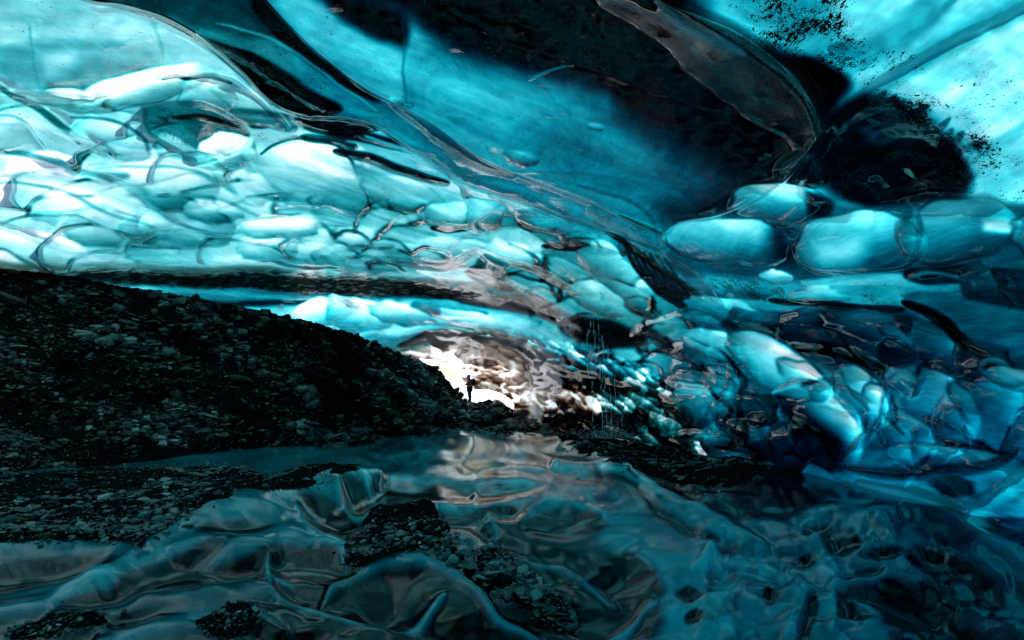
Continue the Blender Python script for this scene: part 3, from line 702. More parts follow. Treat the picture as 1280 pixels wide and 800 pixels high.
# the cave goes on behind the camera: carry the border ring back and close it
idx = np.arange(nr * nc).reshape(nr, nc)
ring = np.concatenate([idx[0, :-1], idx[:-1, -1], idx[-1, :0:-1], idx[:0:-1, 0]])
rv = V_[ring]; extra = []; n0 = len(V_); nR = len(ring)
for y in (-1.5, -5, -10, -16):
    q = rv.copy(); q[:, 1] = y; sh = 1 - max(0, (-y - 8)) * .07; q[:, 0] = -4 + (q[:, 0] + 4) * sh; q[:, 2] = 1 + (q[:, 2] - 1) * sh; extra.append(q)
extra.append(np.array([[-4, -18, 1.0]], np.float32))
V_ = np.concatenate([V_] + extra)
rings = [ring] + [n0 + i * nR + np.arange(nR) for i in range(4)]
qs = [quads]
for a, b in zip(rings[:-1], rings[1:]):
    qs.append(np.stack([a, np.roll(a, -1), np.roll(b, -1), b], -1))  # seen from inside
last = rings[-1]; cidx = len(V_) - 1
qs.append(np.stack([last[0:-1:2], last[1::2], np.roll(last, -2)[0:-1:2], np.full(len(last[1::2]), cidx)], -1)) if nR % 2 == 0 else None
ne = len(V_) - n0
for k in att: att[k] = np.concatenate([att[k], np.full(ne, {'thickness': 1.0}.get(k, 0.0))])
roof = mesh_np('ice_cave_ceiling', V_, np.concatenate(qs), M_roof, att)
roof['kind'] = 'structure'

# ------------------------------------------------------------------ floor of ice
f = Map(-260, 500, 1600, 1180)
f.L[:] = math.log(.10)
f.wu *= 1.2; f.wv *= .8
g = f
gravel = [
 [(-260, 612), (0, 606), (100, 593), (230, 586), (330, 593), (450, 596), (425, 612), (335, 628), (255, 652), (190, 684), (140, 681), (0, 693), (-260, 700)],
 [(428, 684), (455, 650), (500, 628), (535, 632), (552, 660), (568, 702), (520, 697), (470, 704), (435, 696)],
 [(592, 690), (640, 690), (672, 712), (705, 742), (712, 765), (690, 772), (640, 745), (600, 722)],
 [(690, 552), (740, 540), (800, 540), (860, 562), (930, 585), (965, 600), (930, 612), (880, 604), (840, 600), (790, 600), (740, 585), (712, 565)],
 [(30, 790), (80, 772), (140, 778), (100, 800), (60, 810), (20, 810)], [(240, 790), (290, 772), (330, 775), (300, 800)]]
# broad tone
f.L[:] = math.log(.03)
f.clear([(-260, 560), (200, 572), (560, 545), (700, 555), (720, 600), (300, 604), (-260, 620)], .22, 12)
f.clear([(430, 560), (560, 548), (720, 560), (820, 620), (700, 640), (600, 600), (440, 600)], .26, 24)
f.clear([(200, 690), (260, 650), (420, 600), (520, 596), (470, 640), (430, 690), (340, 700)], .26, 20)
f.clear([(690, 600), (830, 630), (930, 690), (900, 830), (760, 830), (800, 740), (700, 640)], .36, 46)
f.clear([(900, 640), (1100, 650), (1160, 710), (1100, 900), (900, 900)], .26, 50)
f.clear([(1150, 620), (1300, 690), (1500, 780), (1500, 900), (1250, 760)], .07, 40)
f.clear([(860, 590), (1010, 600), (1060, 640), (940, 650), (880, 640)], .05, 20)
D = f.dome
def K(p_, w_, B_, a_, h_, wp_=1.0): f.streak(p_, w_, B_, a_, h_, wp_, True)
# swells of the left foreground: sheen on the backs and dark hollows between are painted in
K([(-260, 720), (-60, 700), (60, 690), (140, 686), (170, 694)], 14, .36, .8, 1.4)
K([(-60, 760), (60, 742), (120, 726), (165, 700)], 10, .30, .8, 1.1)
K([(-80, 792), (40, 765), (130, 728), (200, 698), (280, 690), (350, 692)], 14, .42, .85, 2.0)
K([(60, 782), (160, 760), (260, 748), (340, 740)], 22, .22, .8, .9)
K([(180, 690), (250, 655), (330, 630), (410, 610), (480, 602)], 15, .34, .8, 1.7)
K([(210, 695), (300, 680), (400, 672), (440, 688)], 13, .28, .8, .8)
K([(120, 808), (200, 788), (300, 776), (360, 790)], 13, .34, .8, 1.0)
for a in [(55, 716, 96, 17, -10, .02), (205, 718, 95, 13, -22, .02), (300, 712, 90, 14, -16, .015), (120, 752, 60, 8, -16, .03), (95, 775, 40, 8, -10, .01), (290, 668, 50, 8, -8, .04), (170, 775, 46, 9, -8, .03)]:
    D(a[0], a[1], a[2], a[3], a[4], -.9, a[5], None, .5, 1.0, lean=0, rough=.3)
# hollows melted by stones, their dark reflections painted as near-black ice
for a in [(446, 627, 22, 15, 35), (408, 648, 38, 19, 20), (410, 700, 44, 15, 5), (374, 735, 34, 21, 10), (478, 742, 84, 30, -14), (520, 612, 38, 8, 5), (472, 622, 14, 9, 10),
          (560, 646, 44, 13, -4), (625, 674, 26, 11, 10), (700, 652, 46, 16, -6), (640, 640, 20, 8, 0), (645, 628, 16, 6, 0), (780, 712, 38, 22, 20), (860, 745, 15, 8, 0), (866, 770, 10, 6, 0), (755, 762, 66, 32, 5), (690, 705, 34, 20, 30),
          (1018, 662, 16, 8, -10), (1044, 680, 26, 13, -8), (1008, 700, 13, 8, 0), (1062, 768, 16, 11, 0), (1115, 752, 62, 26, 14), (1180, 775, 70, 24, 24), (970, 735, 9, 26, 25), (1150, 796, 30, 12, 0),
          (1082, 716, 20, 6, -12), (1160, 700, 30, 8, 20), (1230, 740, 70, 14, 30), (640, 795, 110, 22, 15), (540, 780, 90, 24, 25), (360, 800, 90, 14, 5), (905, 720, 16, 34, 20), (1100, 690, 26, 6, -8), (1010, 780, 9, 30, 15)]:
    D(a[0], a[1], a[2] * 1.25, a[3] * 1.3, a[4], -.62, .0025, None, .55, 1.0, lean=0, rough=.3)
for pts, wd, B, h in [
    ([(-260, 612), (0, 600), (150, 580), (280, 576), (420, 560), (560, 552)], 10, .26, .9),
    ([(280, 566), (340, 560), (400, 566)], 6, .30, .9),
    ([(366, 634), (374, 652), (396, 668), (425, 680), (436, 702)], 5, .62, 1.2),
    ([(418, 612), (432, 632), (455, 650), (470, 640)], 4, .60, 1.6), ([(460, 606), (470, 622), (490, 630)], 4, .5, 1.3),
    ([(338, 696), (340, 722), (350, 740), (380, 752), (450, 768), (520, 764), (560, 740)], 7, .52, 1.3),
    ([(338, 704), (350, 716), (376, 720)], 4, .6, .6),
    ([(400, 745), (410, 730), (440, 715), (480, 702), (540, 708), (580, 728), (620, 768), (700, 806)], 6, .42, 2.2),
    ([(560, 706), (578, 685), (562, 672), (592, 680), (612, 692), (600, 705)], 9, .36, 1.3),
    ([(430, 606), (520, 594), (600, 600), (680, 606), (664, 622), (600, 634)], 8, .44, 1.5),
    ([(500, 640), (540, 634), (590, 632), (604, 618)], 6, .50, 1.6), ([(610, 640), (620, 660), (612, 668)], 5, .4, 1.4),
    ([(655, 646), (672, 634), (690, 628), (760, 640)], 6, .46, 1.4),
    ([(570, 544), (600, 558), (650, 562), (700, 560)], 7, .45, 1.5), ([(480, 565), (560, 572), (640, 566), (700, 578)], 5, .42, 1.1),
    ([(520, 585), (600, 582), (680, 590)], 5, .40, 1.2), ([(640, 546), (690, 550), (730, 566), (745, 580)], 7, .40, 1.5),
    ([(690, 586), (750, 588), (800, 606), (850, 638), (900, 662), (960, 690)], 13, .42, 1.8),
    ([(720, 604), (780, 606), (840, 650), (900, 678)], 5, .02, -1.6), ([(700, 592), (780, 594), (860, 634), (930, 668)], 4, .7, 1.0),
    ([(888, 690), (908, 730), (898, 765), (916, 800)], 15, .50, 1.2), ([(870, 712), (930, 705), (985, 722), (960, 740)], 13, .50, .9),
    ([(1012, 668), (1032, 700), (1044, 728), (1040, 800)], 8, .45, 1.8), ([(1042, 732), (1090, 722), (1110, 708)], 6, .42, 1.3),
    ([(1000, 730), (1000, 770), (985, 805)], 14, .38, 1.4), ([(1070, 752), (1100, 768), (1085, 790)], 8, .45, 1.3),
    ([(990, 650), (1040, 640), (1100, 655), (1120, 680)], 10, .36, 1.1), ([(1200, 760), (1260, 790), (1300, 820)], 12, .2, .9),
    ([(1060, 604), (1120, 630), (1200, 664), (1280, 700), (1400, 755)], 9, .40, 1.6), ([(1130, 640), (1200, 680), (1260, 730)], 12, .14, .8),
    ([(760, 775), (785, 768), (800, 750), (815, 748)], 6, .5, 1.3), ([(640, 684), (700, 696), (740, 722), (768, 745)], 4, .42, 1.5),
    ([(680, 590), (640, 585), (600, 590)], 4, .5, 1.1), ([(880, 640), (940, 660), (1000, 655)], 7, .25, 1.2)]:
    K(pts, wd, B, .85, h, 1.4)  # crest sheen painted as pale ice
f.scallops([(860, 600), (1060, 610), (1200, 690), (1300, 820), (900, 830), (880, 700)], lambda x, y: 13 + .05 * (y - 600), lambda x, y: 20, .30, .08, .6, 1.8, 30, 51, tone=.2)
f.scallops([(480, 548), (700, 548), (820, 600), (900, 640), (860, 620), (700, 660), (560, 640), (430, 600)], lambda x, y: 10, lambda x, y: 5, .22, .3, .9, 3.0, 20, 52, tone=.4)
f.H += fbm(f.U / 140, f.V / 50, 61, 3) * 12 / F + fbm(f.U / 26, f.V / 9, 64, 3) * .45 / F
f.L += fbm(f.U / 60, f.V / 25, 63, 4) * .3
f.ash[:] = .28
grav = np.zeros_like(f.U)
for pl in gravel:
    w, mk = f.mask(pl, 16, 2.2)
    if w is not None: grav[w] = np.maximum(grav[w], mk)
f.ash = np.maximum(f.ash, blur(grav, 10) * .9)
f.H += grav * 5 / F
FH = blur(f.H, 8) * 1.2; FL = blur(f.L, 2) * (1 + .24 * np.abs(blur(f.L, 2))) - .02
def zf(x, y): return interp(y, [(0, 0), (6, 0), (20, -1.0), (45, -1.4)]) + .02 * np.clip(x - 1, 0, 5) * sstep(2, 6, y)
def floor_pt(u, v):
    y = np.full(u.shape, 6.0)
    for _ in range(25): y = (EYE - zf(y * (u - CU) / F, y)) * F / np.maximum(v - CV, 8)
    x = y * (u - CU) / F
    return x, y, zf(x, y)
fu = np.concatenate([np.arange(-255, -10, 4.0), np.arange(-10, 1290, 1.5), np.arange(1290, 1595, 4.0)])
fv = np.concatenate([np.arange(512, 820, 1.15), np.arange(820, 1178, 5.0)])
FU, FV = np.meshgrid(fu, fv)
X, Yf, Z = floor_pt(FU, FV)
fx, fy = FU - f.u0, FV - f.v0
Z = Z + bilinear(FH, fx, fy) * Yf * .85
fatt = {'thickness': -bilinear(FL, fx, fy), 'ash': bilinear(f.ash, fx, fy), 'frost': FU * 0, 'silt': FU * 0 + .30 * (1 - sstep(500, 900, FU)), 'deep': FU * 0}  # painted sheen and dark hollows passed on as ice thickness
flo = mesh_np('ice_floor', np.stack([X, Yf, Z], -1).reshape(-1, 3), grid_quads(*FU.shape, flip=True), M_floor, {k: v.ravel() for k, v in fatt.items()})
flo['kind'] = 'structure'
# floor behind and beside the camera
gx, gy = np.meshgrid(np.linspace(-20, 9, 80), np.linspace(-18, 40, 120))
bz = zf(gx, gy) - .45 + fbm(gx, gy, 5) * .06
bk = mesh_np('glacier_bed', np.stack([gx, gy, bz], -1).reshape(-1, 3), grid_quads(*gx.shape), M_soil); bk['kind'] = 'structure'

# ------------------------------------------------------------------ moraine bank
crest = [(-420, 300), (-200, 318), (0, 334), (60, 341), (120, 352), (240, 371), (330, 390), (400, 404), (450, 421), (490, 437), (520, 451), (538, 458), (552, 466), (562, 480), (572, 492), (584, 502), (600, 503),
         (612, 500), (622, 500), (632, 506), (650, 518), (672, 530), (700, 541), (760, 548)]
crest_y = [(-420, 11), (0, 12.5), (240, 15.5), (480, 22), (540, 27), (565, 31), (585, 33.5), (630, 33.5), (700, 28), (760, 24)]
basel = [(-420, 640), (0, 604), (150, 584), (280, 574), (400, 560), (480, 556), (560, 549), (640, 548), (700, 550), (760, 553)]
mu = np.arange(-415, 758, 2.0); ns = 190
ss = np.linspace(-.06, 1, ns)
MU, MS = np.meshgrid(mu, ss)
vc = interp(MU, crest); vb = interp(MU, basel)
crag = 2.0 * fbm(MU / 14, MU * 0, 71, 3) + 1.6 * fbm(MU / 4, MU * 0 + 3, 72, 2)
MV = vb + (vc + crag * sstep(.6, 1, MS) - vb) * MS
_, yb, _ = floor_pt(mu, interp(mu, basel) * 1.0)
yb2 = np.repeat(yb[None, :], ns, 0) ; yc = interp(MU, crest_y)
prof = np.clip(MS, 0, 1) ** 1.15
MY = yb2 + (yc - yb2) * prof - .25 * (MS < 0)
lump = fbm(MU / 60, MS * 6, 73, 4) * .07 + fbm(MU / 14, MS * 24, 74, 3) * .022 + fbm(MU / 5, MS * 60, 75, 2) * .006
MYd = MY * (1 - lump * np.clip(MS * 4, 0, 1) * (1 - .5 * MS))
MX = MYd * (MU - CU) / F; MZ = EYE + MYd * (CV - MV) / F
mor = np.stack([MX, MYd, MZ], -1)
back = []
for dy, dz in ((.5, -.15), (1.5, -.9), (3.5, -2.6), (7, -6)):
    q = mor[-1].copy(); d = q[:, :2] / np.linalg.norm(q[:, :2], axis=1)[:, None]; q[:, :2] += d * dy; q[:, 2] += dz * np.clip((q[:, 2] + 3) / 5, .25, 1); back.append(q)
mor = np.concatenate([mor, np.array(back)])
bank = mesh_np('moraine_bank', mor.reshape(-1, 3), grid_quads(mor.shape[0], mor.shape[1]), M_soil)
bank['kind'] = 'structure'
def moraine_pt(u, s):
    i = (u - mu[0]) / 2.0; j = (s + .06) / 1.06 * (ns - 1)
    a = np.clip(np.floor(i).astype(int), 0, len(mu) - 2); b = np.clip(np.floor(j).astype(int), 0, ns - 2)
    fa = (i - a)[:, None]; fb = (j - b)[:, None]
    return (mor[b, a] * (1 - fa) + mor[b, a + 1] * fa) * (1 - fb) + (mor[b + 1, a] * (1 - fa) + mor[b + 1, a + 1] * fa) * fb

# gravel covering the patches of the floor: raised grit under the stones
gw = grav
GX, GY = np.meshgrid(np.arange(-250, 1000, 3.0), np.arange(535, 830, 1.6))
gm = bilinear(gw, GX - f.u0, GY - f.v0)
x_, y_, z_ = floor_pt(GX, GY)
z_ = z_ + bilinear(FH, GX - f.u0, GY - f.v0) * y_ * .85 + (gm - .55) * .05 + (fbm(x_ * 3, y_ * 3, 81, 5) * .07)
kp = (gm[:-1, :-1] + gm[1:, 1:]) > .9
grit = mesh_np('grit_bed', np.stack([x_, y_, z_], -1).reshape(-1, 3), grid_quads(*GX.shape, keep=kp, flip=True), M_soil)
grit['kind'] = 'structure'

# ------------------------------------------------------------------ stones
def shard_proto(g, flat):
    """an angular split stone: a squashed, chipped box-hull"""
    n = 7 + int(g.integers(0, 3))
    a = np.sort(g.uniform(0, 2 * math.pi, n)) * .55 + np.linspace(0, 2 * math.pi, n, endpoint=False) * .45
    r = g.uniform(.65, 1.05, n)
    tilt = g.uniform(-.25, .25, 2)
    top = np.stack([np.cos(a) * r * .78, np.sin(a) * r * .78, flat * (1 + tilt[0] * np.cos(a) + tilt[1] * np.sin(a)) * g.uniform(.85, 1.1, n)], -1)
    mid = np.stack([np.cos(a) * r, np.sin(a) * r, g.uniform(-.15, .35, n) * flat], -1)
    bot = np.stack([np.cos(a) * r * .7, np.sin(a) * r * .7, -flat * g.uniform(.7, 1, n)], -1)
    v = np.concatenate([top, mid, bot, [[0, 0, flat * 1.02]], [[0, 0, -flat]]])
    t = []
    for i in range(n):
        j = (i + 1) % n
        t += [(i, n + i, n + j), (i, n + j, j), (n + i, 2 * n + i, 2 * n + j), (n + i, 2 * n + j, n + j), (3 * n, i, j), (3 * n + 1, 2 * n + j, 2 * n + i)]
    return v, np.array(t)
g = np.random.default_rng(99)
protos = [shard_proto(g, f_) for f_ in (.14, .2, .28, .4, .55, .7, .18, .3, .24, .45, .1, .16)]
def rotm(g, n, tiltmax):
    yaw = g.uniform(0, 2 * math.pi, n); tx = g.normal(0, tiltmax, n); ty = g.normal(0, tiltmax, n)
    cz, sz_ = np.cos(yaw), np.sin(yaw); o = np.zeros(n); i = np.ones(n)
    Rz = np.stack([cz, -sz_, o, sz_, cz, o, o, o, i], -1).reshape(n, 3, 3)
    Rx = np.stack([i, o, o, o, np.cos(tx), -np.sin(tx), o, np.sin(tx), np.cos(tx)], -1).reshape(n, 3, 3)
    Ry = np.stack([np.cos(ty), o, np.sin(ty), o, i, o, -np.sin(ty), o, np.cos(ty)], -1).reshape(n, 3, 3)
    return Rx @ Ry @ Rz
def sites(n_m, n_f, g):
    u = g.uniform(-60, 700, n_m); s_ = g.uniform(0, 1.0, n_m) ** .9
    p = moraine_pt(u, s_)
    ok = fbm(p[:, 0] * .8 + 5, p[:, 1] * .8 + p[:, 2], 88, 4) > g.uniform(-.35, .25, n_m) if n_m > 1000 else np.ones(n_m, bool)
    p = p[ok]
    q = []
    while len(q) < n_f:
        a = g.uniform(-60, 980); b = g.uniform(540, 812)
        if bilinear(gw, np.array([a - f.u0]), np.array([b - f.v0]))[0] > g.uniform(.04, .7): q.append((a + g.normal(0, 7), b + g.normal(0, 3)))
    q = np.array(q); x, y, z = floor_pt(q[:, 0], q[:, 1]); z = z + bilinear(FH, q[:, 0] - f.u0, q[:, 1] - f.v0) * y * .85 + .008
    gq = bilinear(gw, q[:, 0] - f.u0, q[:, 1] - f.v0); z = z + np.where(gq > .45, (gq - .55) * .05 + fbm(x * 3, y * 3, 81, 5) * .07, 0)
    return p, np.stack([x, y, z], -1)
# loose stones far too many to count: one object
pm, pf = sites(46000, 11000, g)
allp = np.concatenate([pm, pf]); nn = len(allp)
depth = allp[:, 1]
px = np.clip(g.pareto(1.5, nn) * 1.2 + 1.0, 1.0, 10)
px = px * (.5 + 1.5 * sstep(-.2, .5, fbm(allp[:, 0] * .5, allp[:, 1] * .5 + allp[:, 2], 94, 3)))
rad = px * depth / F * .62; rad[len(pm):] *= np.clip(3.2 / depth[len(pm):], .5, 1) + .3
Rm = rotm(g, nn, .24); which = g.integers(0, len(protos), nn)
vs, ts, o_ = [], [], 0
for k, (pv, pt) in enumerate(protos):
    sel = np.where(which == k)[0]
    str_ = np.stack([g.uniform(.8, 1.4, len(sel)), g.uniform(.55, 1, len(sel)), g.uniform(.5, 1, len(sel))], -1)
    v = np.einsum('nij,nkj->nki', Rm[sel], pv[None] * str_[:, None, :]) * rad[sel][:, None, None] + allp[sel][:, None, :]
    vs.append(v.reshape(-1, 3)); ts.append((pt[None] + (np.arange(len(sel)) * len(pv))[:, None, None] + o_).reshape(-1, 3)); o_ += len(sel) * len(pv)
gr = mesh_np('gravel', np.concatenate(vs), None, M_rock, smooth=False, tris=np.concatenate(ts))
gr['kind'] = 'stuff'; gr['label'] = 'dark wet slate gravel covering the moraine bank and the hollows of the ice floor'
# the 300 that show largest, each its own object
pm, pf = sites(225, 75, g); big = np.concatenate([pm, pf])
stone_meshes = []
for k, (pv, pt) in enumerate(protos):
    o = mesh_np('stone', pv, None, M_rock, smooth=False, tris=pt); stone_meshes.append(o.data); bpy.data.objects.remove(o)
for i, p in enumerate(big):
    o = bpy.data.objects.new('stone', stone_meshes[int(g.integers(0, len(protos)))]); C.objects.link(o)
    s_ = float(np.clip(g.pareto(2.5) * 4 + 6, 6, 17) * p[1] / F * .75)
    if i >= 225: s_ *= .8
    o.scale = (s_ * g.uniform(.9, 1.4), s_ * g.uniform(.6, 1), s_); o.location = (p[0], p[1], p[2] + s_ * .22)
    o.rotation_euler = (g.normal(0, .35), g.normal(0, .35), g.uniform(0, 6.28))
    o['category'] = 'stone'
    if i < 225: o['label'] = 'angular slate stone lying in the gravel of the moraine bank'; o['group'] = 'stones on the moraine bank'
    else: o['label'] = 'flat dark stone lying on a gravel patch of the ice floor'; o['group'] = 'stones on the floor gravel'

# ------------------------------------------------------------------ the person at the mouth
def plain(name, col, rough=.7):
    t = NT(name); p = t.n('ShaderNodeBsdfPrincipled'); co = t.n('ShaderNodeTexCoord').outputs['Object']
    p.inputs['Base Color'].default_value = (*col, 1); p.inputs['Roughness'].default_value = rough
    t.l(t.bump(t.noise(co, 25, 3), .4, .01), p.inputs['Normal']); return t.out(p.outputs[0])
def skinned(name, pts, edges, rad, mat, parent=None, loc=(0, 0, 0), sub=2, thick_=1.28):
    me = bpy.data.meshes.new(name); me.from_pydata([Vector(p) for p in pts], edges, []); me.update()
    o = bpy.data.objects.new(name, me); C.objects.link(o)
    sk = o.modifiers.new('s', 'SKIN'); sk.use_smooth_shade = True
    if not me.skin_vertices: me.skin_vertices.new()
    for i, r in enumerate(rad):
        r = r if isinstance(r, tuple) else (r, r); r = (r[0] * thick_, r[1] * thick_)
        me.skin_vertices[0].data[i].radius = r; me.skin_vertices[0].data[i].use_root = (i == 0)
    sb = o.modifiers.new('b', 'SUBSURF'); sb.levels = sb.render_levels = sub
    dg = bpy.context.evaluated_depsgraph_get(); dg.update()
    nm = bpy.data.meshes.new_from_object(o.evaluated_get(dg)); bpy.data.objects.remove(o)
    nm.materials.clear(); nm.materials.append(mat)
    for pl in nm.polygons: pl.use_smooth = True
    o = bpy.data.objects.new(name, nm); C.objects.link(o); o.parent = parent; o.location = loc
    return o
PY = 33.5; PX = (587 - CU) / F * PY; PZ = EYE + PY * (CV - 502) / F
pr = bpy.data.objects.new('person', None); C.objects.link(pr); pr.location = (PX, PY, PZ)
pr['category'] = 'person'; pr['label'] = 'person in an orange jacket standing in the bright cave mouth, carrying a dark backpack'
m_or = plain('orange_cloth', (.8, .2, .03)); m_dk = plain('dark_cloth', (.02, .022, .03)); m_sk = plain('skin', (.45, .27, .2), .5); m_hat = plain('wool', (.05, .035, .03), .9)
# side-on, looking to the left (-x) and slightly down, one arm reaching forward
body = [(0, 0, .95), (0, 0, 1.12), (-.02, 0, 1.32), (-.04, 0, 1.45), (-.055, 0, 1.52), (-.07, 0, 1.60), (-.065, 0, 1.68),
        (-.03, -.17, 1.42), (-.10, -.21, 1.17), (-.30, -.17, 1.12), (-.03, .17, 1.42), (-.06, .22, 1.16), (-.26, .16, 1.06),
        (0, -.09, .90), (-.03, -.10, .50), (.03, -.10, .09), (-.10, -.11, .04), (0, .09, .90), (.02, .10, .50), (.06, .10, .09), (-.06, .11, .04)]
be = [(0, 1), (1, 2), (2, 3), (3, 4), (4, 5), (5, 6), (3, 7), (7, 8), (8, 9), (3, 10), (10, 11), (11, 12), (0, 13), (13, 14), (14, 15), (15, 16), (0, 17), (17, 18), (18, 19), (19, 20)]
br = [.13, .12, .13, .07, .065, .125, .11, .05, .038, .03, .05, .038, .03, .08, .052, .035, .03, .08, .052, .035, .03]
skinned('body', body, be, br, m_sk, pr)
jk = [(0, 0, .90), (0, 0, 1.10), (-.02, 0, 1.33), (-.04, 0, 1.46), (-.03, -.18, 1.42), (-.10, -.22, 1.17), (-.27, -.175, 1.125), (-.03, .18, 1.42), (-.06, .23, 1.16), (-.23, .17, 1.07)]
skinned('jacket', jk, [(0, 1), (1, 2), (2, 3), (2, 4), (4, 5), (5, 6), (2, 7), (7, 8), (8, 9)], [(.17, .19), (.155, .18), (.165, .2), .09, .075, .06, .05, .075, .06, .05], m_or, pr)
tr = [(0, 0, .93), (0, -.095, .86), (-.03, -.10, .50), (.03, -.10, .13), (0, .095, .86), (.02, .10, .50), (.06, .10, .13)]
skinned('trousers', tr, [(0, 1), (1, 2), (2, 3), (0, 4), (4, 5), (5, 6)], [.15, .11, .085, .065, .11, .085, .065], m_dk, pr)
for sy_, bx in ((-.10, .03), (.10, .06)):
    skinned('boot', [(bx, sy_, .16), (bx, sy_, .05), (bx - .16, sy_, .035)], [(0, 1), (1, 2)], [.06, .06, .045], m_dk, pr)
skinned('hat', [(-.06, 0, 1.66), (-.055, 0, 1.71), (-.045, 0, 1.77)], [(0, 1), (1, 2)], [.10, .10, .06], m_hat, pr)
def hand(hx, hy, hz):
    pts = [(hx, hy, hz), (hx - .07, hy, hz)]; ed = [(0, 1)]; rd = [(.022, .035), (.02, .035)]
    for k, ln in enumerate((.060, .072, .068, .052)):
        yk = hy - .028 + k * .019; n_ = len(pts); pts += [(hx - .085, yk, hz), (hx - .085 - ln * .5, yk, hz - .006), (hx - .085 - ln, yk, hz - .03)]
        ed += [(1, n_), (n_, n_ + 1), (n_ + 1, n_ + 2)]; rd += [.009, .0085, .007]
    n_ = len(pts); pts += [(hx - .03, hy - .04, hz + .01), (hx - .075, hy - .06, hz + .012)]; ed += [(0, n_), (n_, n_ + 1)]; rd += [.011, .009]
    return skinned('hand', pts, ed, rd, m_sk, pr, sub=1, thick_=1.0)
hand(-.31, -.17, 1.12); hand(-.27, .16, 1.06)
fc = skinned('nose', [(-.155, 0, 1.645), (-.175, 0, 1.62)], [(0, 1)], [.012, .016], m_sk, pr, sub=1)
bp_ = skinned('backpack', [(.21, 0, 1.02), (.23, 0, 1.22), (.19, 0, 1.42), (.16, 0, 1.50)], [(0, 1), (1, 2), (2, 3)], [(.13, .16), (.14, .17), (.12, .15), (.08, .12)], m_dk)
bp_.location = (PX, PY, PZ); bp_['category'] = 'backpack'; bp_['label'] = 'dark rucksack on the back of the person in the cave mouth'

# ------------------------------------------------------------------ meltwater dripping from the roof
g = np.random.default_rng(5)
def spindle(n=6):
    v = [(0, 0, .5)]; 
    for zz, rr in ((.2, .8), (-.2, 1.0), (-.42, .7)):
        v += [(math.cos(2 * math.pi * k / n) * rr, math.sin(2 * math.pi * k / n) * rr, zz) for k in range(n)]
    v.append((0, 0, -.5)); t_ = [(0, 1 + k, 1 + (k + 1) % n) for k in range(n)]
    for r_ in range(2):
        for k in range(n):
            a_ = 1 + r_ * n + k; b_ = 1 + r_ * n + (k + 1) % n; t_ += [(a_, a_ + n, b_ + n), (a_, b_ + n, b_)]
    e_ = 1 + 3 * n; t_ += [(e_, 1 + 2 * n + (k + 1) % n, 1 + 2 * n + k) for k in range(n)]
    return np.array(v), np.array(t_)
sv, st_ = spindle(); vs, ts, o_ = [], [], 0
def drop(u, v, y, ln, r):
    global o_
    c = np.array([(u - CU) / F * y, y, EYE + (CV - v) / F * y])
    vs.append(sv * np.array([r, r, ln]) + c); ts.append(st_ + o_); o_ += len(sv)
for (u0, va, vb_, k) in ((733, 398, 470, 16), (737, 400, 500, 22), (742, 402, 470, 16), (748, 398, 545, 30), (753, 410, 548, 26), (760, 430, 545, 22), (704, 405, 440, 6), (712, 402, 450, 8), (768, 470, 545, 10), (776, 490, 545, 8), (741, 500, 545, 8)):
    yy = 15.5 + g.uniform(-.5, .5)
    for _ in range(k):
        v_ = g.uniform(va, vb_); drop(u0 + g.normal(0, .7) + (v_ - va) * .04, v_, yy, g.uniform(.06, .35), g.uniform(.004, .009))
for _ in range(700):
    u_ = g.normal(762, 20); drop(u_, 548 - abs(g.normal(0, 8)), 15.5 + g.normal(0, .3), g.uniform(.012, .03), g.uniform(.004, .009))
t = NT('falling_water'); p = t.n('ShaderNodeBsdfPrincipled'); p.inputs['Base Color'].default_value = (.95, .98, 1, 1); p.inputs['Roughness'].default_value = .25; p.inputs['Transmission Weight'].default_value = .45; p.inputs['IOR'].default_value = 1.33
M_w = t.out(p.outputs[0])
wt = mesh_np('falling_water', np.concatenate(vs), None, M_w, tris=np.concatenate(ts)); wt['kind'] = 'stuff'; wt['label'] = 'thin trickles of meltwater falling from the roof and splashing on the rubble'

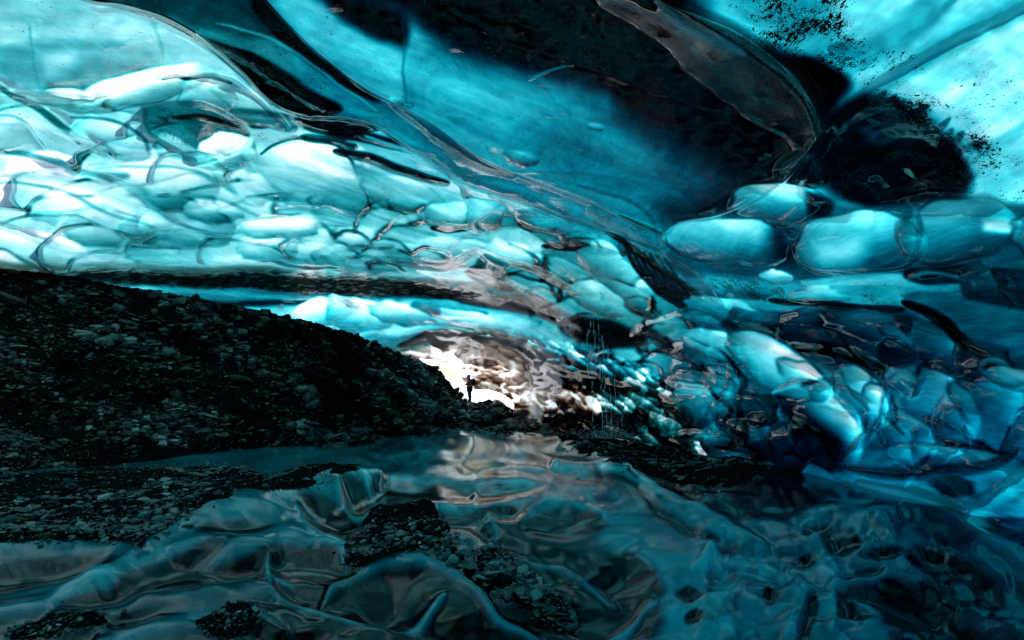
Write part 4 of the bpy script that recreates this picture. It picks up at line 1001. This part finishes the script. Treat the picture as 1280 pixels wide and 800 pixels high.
# ------------------------------------------------------------------ outside
t = NT('snow'); co = t.n('ShaderNodeTexCoord').outputs['Object']; p = t.n('ShaderNodeBsdfPrincipled'); p.inputs['Base Color'].default_value = (.82, .83, .85, 1); p.inputs['Roughness'].default_value = .6
t.l(t.bump(t.noise(co, .6, 5), .6, .3), p.inputs['Normal']); M_snow = t.out(p.outputs[0])
a = np.linspace(-1, 1, 161); sx, sy = np.meshgrid(np.sign(a) * np.abs(a) ** 3 * 6000, np.sign(a) * np.abs(a) ** 3 * 6000 + 60)
sz_ = -3.2 + fbm(sx / 25, sy / 25, 91, 3) * .5 * sstep(45, 70, sy)
sn = mesh_np('ground', np.stack([sx, sy, sz_], -1).reshape(-1, 3), grid_quads(*sx.shape), M_snow); sn['kind'] = 'structure'

# ------------------------------------------------------------------ light
SUN_EL, SUN_AZ = R(44), R(14)          # azimuth from +y, negative to the left
w = bpy.data.worlds.new('World'); sc.world = w; w.use_nodes = True
nt = w.node_tree; bg = nt.nodes['Background']; sky = nt.nodes.new('ShaderNodeTexSky'); sky.sky_type = 'NISHITA'; sky.sun_disc = False
sky.sun_elevation = SUN_EL; sky.sun_rotation = SUN_AZ; sky.dust_density = 1.5; sky.air_density = 1.0
nt.links.new(sky.outputs[0], bg.inputs[0]); bg.inputs[1].default_value = .15
sd = bpy.data.lights.new('sun', 'SUN'); sd.energy = 5; sd.angle = R(2.5); sd.color = (1, .93, .85)
so = bpy.data.objects.new('sun', sd); C.objects.link(so)
d = Vector((math.sin(SUN_AZ) * math.cos(SUN_EL), math.cos(SUN_AZ) * math.cos(SUN_EL), math.sin(SUN_EL)))
so.rotation_euler = d.to_track_quat('Z', 'Y').to_euler(); so.location = (0, 0, 30)

vs_ = sc.view_settings; sc.display_settings.display_device = 'sRGB'
vs_.view_transform = 'Standard'; vs_.look = 'None'; vs_.gamma = 1; vs_.use_curve_mapping = False
vs_.exposure = .6
sc.cycles.use_denoising = True; sc.cycles.max_bounces = 8; sc.cycles.diffuse_bounces = 4; sc.cycles.glossy_bounces = 4; sc.cycles.transmission_bounces = 4
sc.cycles.sample_clamp_indirect = 8; sc.cycles.caustics_reflective = True
